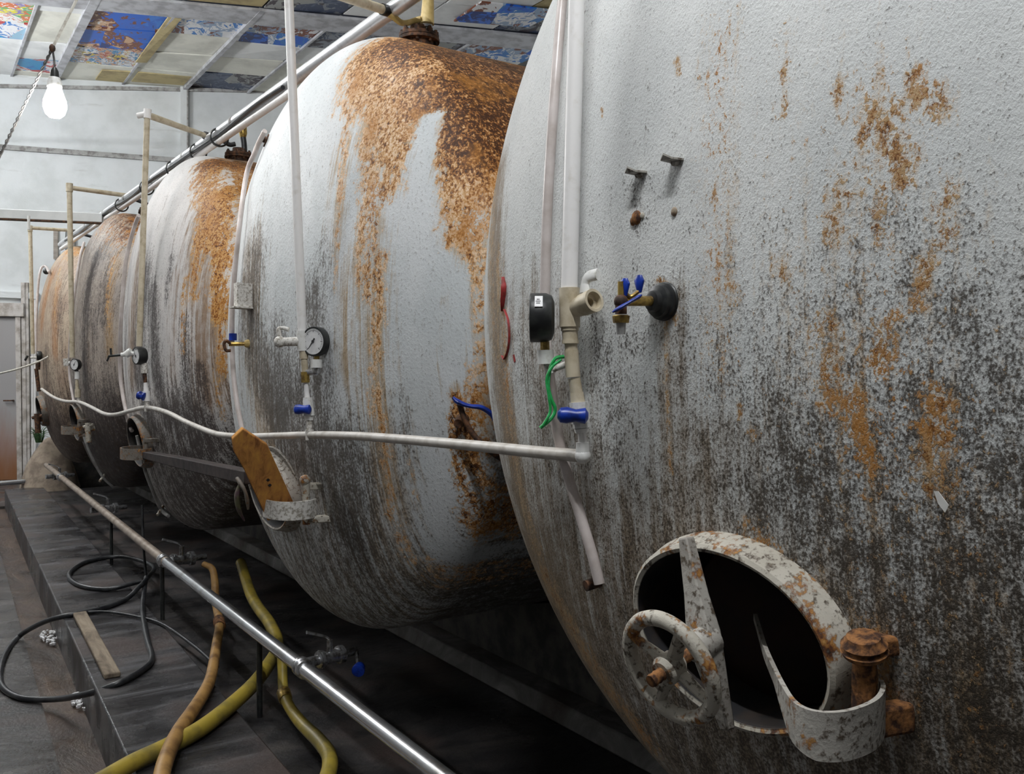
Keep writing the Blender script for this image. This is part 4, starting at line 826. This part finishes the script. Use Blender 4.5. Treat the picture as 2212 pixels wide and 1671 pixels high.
# ---------------------------------------------------------------- pipes overhead
zt = HC + 1.46
tp = thing('overhead_pipe', (1.62, 2, zt), 'silver pipe running over the tank tops, upper one of the pair', 'pipe', 'overhead pipes')
def tline(y, dx=0.0, dz=0.0): return A((1.645 - .018 * (y - 3.2) + dx, y, zt + dz))
MB().cyl(tline(-1), tline(11.6), .032, seg=18).build('pipe', M['galv'], tp)
for y in (5.25, 6.3, 7.2, 8.1, 9.0, 9.9): MB().cyl(tline(y), tline(y + .035), .035, seg=16).build('joint', M['seam'], tp)
tp2 = thing('overhead_pipe', (1.66, 2, zt), 'thinner white pipe strapped under the silver overhead pipe', 'pipe', 'overhead pipes')
MB().cyl(tline(4.35, -.01, -.062), tline(11.5, -.01, -.062), .021, seg=16).build('pipe', M['pvc'], tp2)
for y in (5.55, 6.0, 6.6, 7.4, 8.3): MB().torus(tline(y, -.005, -.035), (0, 1, 0), .054, .006, 20, 6, 2.4).build('strap', M['blackp'], tp2)
MB().tube(spline([tline(y, -.036 + .006 * math.sin(y * 5), -.036 + .008 * math.sin(y * 3)) for y in np.linspace(4.4, 11, 26)], 3), .012, 8).build('cable_run', M['rubber'], label='black cable lashed between the two overhead pipes', cat='cable')
# cable tray crossing the aisle
a, b = onz(-60, 459, 1.40), onz(215, 471, 1.40)
ctr_ = (a + b) / 2; d = b - a
tr = thing('cable_tray', a, 'white cable tray crossing the aisle to meet the overhead pipes', 'tray')
MB().box(ctr_, (np.linalg.norm(d) + .05, .06, .085), d, np.cross((0, 0, 1), unit(d))).build('tray', M['board2'], tr, bevel=.006)
MB().box(ctr_ - A((0, 0, .048)), (np.linalg.norm(d) + .05, .065, .012), d, np.cross((0, 0, 1), unit(d))).build('tray_base', M['iron'], tr)
MB().cyl(onz(62, 466, 1.38), P(62, 496, depth(onz(62, 466, 1.38))), .012).build('drop_bracket', M['white'], tr)
# pipe riser trio on the end wall, near the door
for px, l in ((70, 'thin white conduit on the end wall right of the door'), (76, 'second thin conduit on the end wall beside the farthest tank')):
    q0, q1 = onw(px, 640, .04), onw(px, 1000, .04)
    MB().cyl(q0, q1, .018).build('wall_conduit', M['pvc'], label=l, cat='conduit')
# ---------------------------------------------------------------- light bulb on its wire
FB = 3.55
lb = thing('light_bulb', P(120, 250, FB), 'lit white bulb hanging from a black socket under the ceiling', 'bulb')
k = FB / FPX
MB().lathe(P(119, 255, FB), (0, 0, 1), [(0, .004), (.004, 12 * k), (9 * k, 19 * k), (22 * k, 23.5 * k), (36 * k, 23 * k), (50 * k, 18 * k), (62 * k, 14 * k), (68 * k, 14 * k)], 28).build('globe', emis('lit_bulb', (1.0, .97, .93), BULB_POWER), lb)
MB().lathe(P(118, 188, FB), (0, 0, 1), [(0, 15 * k), (10 * k, 15 * k), (20 * k, 11 * k)], 22).build('collar', M['white'], lb)
MB().lathe(P(118, 168, FB), (0, 0, 1), [(0, 9 * k), (14 * k, 8 * k), (22 * k, 4 * k)], 16).build('socket', M['blackp'], lb)
MB().tube(spline([P(118, 150, FB), P(117, 130, FB), P(113, 104, FB)]), .004, 8).build('cord', M['wire'], lb)
ow = thing('overhead_wire', P(0, 335, FB), 'twisted dark wire with a white cord that holds the bulb, slanting to the ceiling', 'wire')
pu, pd = P(113, 104, FB), P(0, 335, FB)
du = P(165, 0, FB) - pu; tt = (ZC - pu[2]) / du[2]
MB().tube([pu, pu + du * tt], .0055, 8).build('white_cord', M['rope'], ow)
dd = pd - pu; w1 = [pu + dd * t_ + A((.004 * math.sin(t_ * 60), 0, .004 * math.cos(t_ * 60))) for t_ in np.linspace(0, 2.2, 90)]
MB().tube(w1, .0032, 6).build('strand', M['wire'], ow)
w2 = [pu + dd * t_ - A((.004 * math.sin(t_ * 60), 0, .004 * math.cos(t_ * 60))) for t_ in np.linspace(0, 2.2, 90)]
MB().tube(w2, .0032, 6).build('strand', M['wire'], ow)
MB().ball(pu, .012, 10, 6, (1, 1, 1.4)).build('knot', M['iron'], ow)
# ---------------------------------------------------------------- white cable at the far left
MB().tube(spline([P(-40, 816, 9.2), P(0, 806, 9.2), P(40, 796, 9.2), P(85, 780, 9.25), P(118, 763, 9.3), P(134, 764, 9.4)]), .010, 8).build('white_cable', M['rope'], label='thin white cable looping in front of the farthest tank', cat='cable')

# ---------------------------------------------------------------- steel drain pipe along the platform and its valves
zs = -1.10
sp0, sp1, sp2 = onz(985, 1700, zs), onz(360, 1214, zs), onz(100, 1004, zs)
pl = thing('drain_pipe', onz(360, 1214, zs), 'long shiny steel pipe running along the platform below the tanks', 'pipe')
MB().cyl(sp1, sp0 + (sp0 - sp1) * .5, .027, seg=20).build('pipe', M['steel'], pl)
M['pipe_t'] = simple('tarnished_pipe', (.36, .30, .25), (.22, .17, .13), 10, .45, .3)
MB().cyl(sp2, sp1, .027, seg=18).build('pipe_far', M['pipe_t'], pl)
for px, py in ((353, 1210), (655, 1442), (130, 1030)):
    q = onz(px, py, zs); d = unit(sp0 - sp2); MB().lathe(q - d * .03, d, [(0, .028), (.004, .036), (.022, .036), (.026, .031), (.036, .031), (.04, .036), (.056, .036), (.06, .028)], 18).build('joint', M['chrome'], pl)
for px, py in ((240, 1118), (350, 1208), (560, 1368)):
    q = onz(px, py, zs); MB().cyl(q, (q[0], q[1], ZP - .05), .012).build('support_leg', M['blackp'], pl)
q0, q1 = onz(-30, 1046, -1.34), onz(112, 1036, -1.34)
MB().cyl(q0, q1, .03, seg=16).build('cross_pipe', M['steel'], label='steel pipe lying across the far end of the platform', cat='pipe')
def valve(px, py, zr, s, label, blue=False):
    c = onz(px, py, zr); v = thing('pipe_valve', c, label, 'valve', 'valves on the drain pipe')
    d = unit((1, .15, 0)); base = c - d * .12 * s
    MB().lathe(base, d, [(0, .020 * s), (.06 * s, .020 * s), (.062 * s, .034 * s), (.085 * s, .034 * s), (.087 * s, .024 * s), (.15 * s, .028 * s), (.152 * s, .036 * s), (.175 * s, .036 * s), (.18 * s, .018 * s), (.24 * s, .016 * s)], 16).build('body', M['chrome'], v)
    b = base + d * .115 * s
    MB().cyl(b, b + A((0, 0, .07 * s)), .012 * s).build('stem', M['chrome'], v)
    MB().tube(spline([b + A((0, 0, .07 * s)), b + A((-.02, .01, .085)) * s, b + A((-.09, .02, .11)) * s]), [.010 * s, .009 * s, .012 * s], 10, flat=.5).build('lever', M['blue'] if blue else M['chrome'], v)
    for t_ in (.07, .16): MB().lathe(base + d * t_ * s, d, [(0, .038 * s), (.008 * s, .038 * s)], 6).build('hex_nut', M['chrome'], v)
    return c, base + d * .24 * s
valve(395, 1208, -1.16, 1.2, 'chrome valve on the drain pipe nearest the dark hose coil'); 
c, e = valve(715, 1418, -1.16, 1.0, 'chrome valve with lever on the drain pipe under the second tank')
cp_ = onz(775, 1445, -1.2); cpv = thing('hose_cap', cp_, 'round blue cap on the valve outlet beneath the second tank', 'cap')
MB().lathe(cp_, (-.6, -.75, -.2), [(-.02, .022), (0, .026), (.014, .026), (.016, .020)], 16).build('cap', M['blue'], cpv)
MB().tube(spline([e, (e + cp_) / 2 + A((0, 0, .01)), cp_]), .009, 8).build('cap_pipe', M['chrome'], cpv)
valve(235, 1098, -1.16, 1.2, 'small chrome valve on the far stretch of drain pipe')
valve(130, 1027, -1.16, 1.2, 'chrome valve where the drain pipe meets the cross pipe')

# ---------------------------------------------------------------- hoses on the floor
def hose(pts, r, mat, label, n=8, seg=14, tape=None):
    q = [onz(p[0], p[1], p[2]) if len(p) == 3 else P(p[0], p[1], p[3]) for p in pts]
    o = thing('floor_hose', q[-1], label, 'hose', 'hoses on the platform')
    MB().tube(spline(q, n), r, seg).build('hose_body', M[mat], o)
    return o, q
zf = -1.385
o, q = hose([(304, 1255, -1.36), (230, 1272, zf), (168, 1262, zf), (150, 1238, zf), (190, 1212, zf), (265, 1202, zf), (330, 1222, zf), (318, 1248, -1.35), (300, 1268, -1.35), (270, 1295, zf), (215, 1315, zf), (140, 1330, -1.39), (90, 1345, -1.45), (40, 1375, -1.58), (8, 1420, -1.585), (2, 1475, -1.585), (40, 1505, -1.585), (110, 1510, -1.57), (180, 1500, -1.46), (250, 1478, -1.39), (310, 1445, zf), (328, 1420, zf), (318, 1380, zf), (308, 1320, zf), (312, 1270, -1.37), (316, 1246, -1.34)], .0145, 'rubber', 'black rubber hose looped in two coils over the platform edge')
MB().tube(spline([P(316, 1246, depth(q[-1])), P(310, 1180, depth(q[-1]) + .05), P(307, 1090, depth(q[-1]) + .1)]), .008, 10).build('hose_tail', M['rubber'], o)
hose([(180, 1322, zf), (230, 1321, zf), (290, 1330, zf), (350, 1347, zf), (420, 1395, zf), (470, 1440, zf)], .008, 'rubber', 'thin black hose trailing across the platform concrete')
o, q = hose([(440, 1218, -1.16), (458, 1228, -1.18), (464, 1255, -1.24), (466, 1300, -1.33), (474, 1345, -1.35), (468, 1390, -1.36), (456, 1460, -1.36), (438, 1500, -1.36), (412, 1540, -1.36), (385, 1580, -1.35), (362, 1630, -1.33), (348, 1680, -1.33), (338, 1760, -1.34)], [.018, .022, .024, .026, .028, .028], 'bhose', 'tan brown hose dropping from the drain valve and crossing the yellow hose')
MB().lathe(onz(474, 1345, -1.35), (q[4] - q[3]), [(-.06, .027), (-.05, .031), (.05, .031), (.06, .027)], 14).build('sleeve', M['rust'], o)
hose([(520, 1215, -1.22), (545, 1290, -1.30), (585, 1350, -1.34), (600, 1395, -1.36), (580, 1435, -1.365), (545, 1480, -1.365), (490, 1530, -1.365), (430, 1575, -1.365), (360, 1612, -1.365), (290, 1645, -1.365), (220, 1685, -1.365), (120, 1740, -1.365)], .031, 'yhose', 'thick yellow hose curving from under the tanks to the lower left')
o, q = hose([(608, 1400, -1.20), (610, 1440, -1.27), (612, 1485, -1.34), (622, 1520, -1.365), (650, 1560, -1.37), (690, 1600, -1.37), (712, 1635, -1.37), (706, 1680, -1.37), (670, 1750, -1.37)], [.020, .021, .022, .027, .028, .028], 'yhose', 'short yellow hose hanging from the steel pipe and bending right')
MB().lathe(onz(614, 1500, -1.355), q[3] - q[2], [(-.03, .023), (-.02, .029), (.03, .029), (.04, .026)], 12).build('clip', M['brass'], o)

# ---------------------------------------------------------------- loose pieces by the gutter
def zkerb(px0, px1, w, h, label, mat):
    a, b = onz(*px0, -1.4), onz(*px1, -1.4); d = b - a
    MB().box((a + b) / 2 + A((0, 0, h / 2 + .001)), (np.linalg.norm(d), w, h), d, np.cross((0, 0, 1), unit(d))).build('edge_batten', mat, label=label, cat='batten', bevel=.006)
M['batten'] = wood('weathered_batten', (.20, .16, .12), (.34, .28, .21), (.08, .06, .045), (20, 4, 20))
zkerb((172, 1330), (243, 1465), .07, .025, 'weathered wooden batten lying on the platform edge inside the black hose loop', M['batten'])
random.seed(11)
def debris(px, py, n, label):
    m = MB(); c = onz(px, py, -1.615)
    for k in range(n):
        a = random.uniform(0, 6.28); r = random.random() ** .6
        p = c + A((r * .055 * math.cos(a), r * .16 * math.sin(a), random.uniform(0, .012))); s_ = random.uniform(.005, .016)
        m.ball(p, s_, 5, 3, (1, 1, .7))
    m.build('foam_flecks', M['foam'], label=label, cat='foam', kind='stuff')
debris(110, 1376, 60, 'white foam flecks in the gutter inside the hose loop'); debris(180, 1512, 60, 'white foam flecks in the gutter below the hose loop')
# weeds and rubble at the foot of the end wall
wdd = thing('weed_tuft', P(84, 955, 10.6), 'dark green weed tuft beside the door jamb', 'plant')
c = P(84, 955, 10.6); m = MB()
for k in range(40):
    a = random.uniform(0, 6.28); e = c + A((math.cos(a) * .12, math.sin(a) * .12, random.uniform(.05, .22)))
    m.tube([c + A((math.cos(a) * .03, math.sin(a) * .03, 0)), (c + e) / 2 + A((0, 0, .05)), e], [.006, .004, .001], 4)
m.build('blades', M['leafg'], wdd)
rk = thing('rubble_heap', P(92, 1000, 10.6), 'pale rubble heap under the farthest tank', 'rubble')
bpos = P(92, 1000, 10.6); zbase = ZP - .05
MB().lathe((bpos[0] + .1, bpos[1] + .2, zbase), (0, 0, 1), [(0, .34), (.12, .31), (.28, .26), (.45, .17), (.58, .08), (.62, .02)], 14).build('heap', simple('pale_rubble', (.32, .26, .20), (.18, .14, .11), 8, .9, bump=1), rk)
# small taps on the far tanks
for i, px, py, l in ((4, 80, 905, 'small dark tap near the foot of the farthest tank'), (3, 190, 925, 'white drain fitting at the left foot of the fourth tank')):
    q = hd(i, px + 14, py, .02); F_ = depth(q) - .03; k = F_ / FPX
    tp = thing('drain_tap', q, l, 'tap', 'taps on the tanks'); m_ = M['iron'] if i == 4 else M['chip']
    MB().cyl(P(px + 14, py, F_ + .05), P(px - 6, py + 2, F_), 5 * k).build('tap_pipe', m_, tp)
    MB().cyl(P(px, py - 12, F_), P(px + 2, py + 30, F_), 6 * k).build('tap_body', m_, tp)
    MB().cyl(P(px - 10, py - 3, F_), P(px + 12, py - 8, F_), 3.5 * k).build('tap_handle', m_, tp)
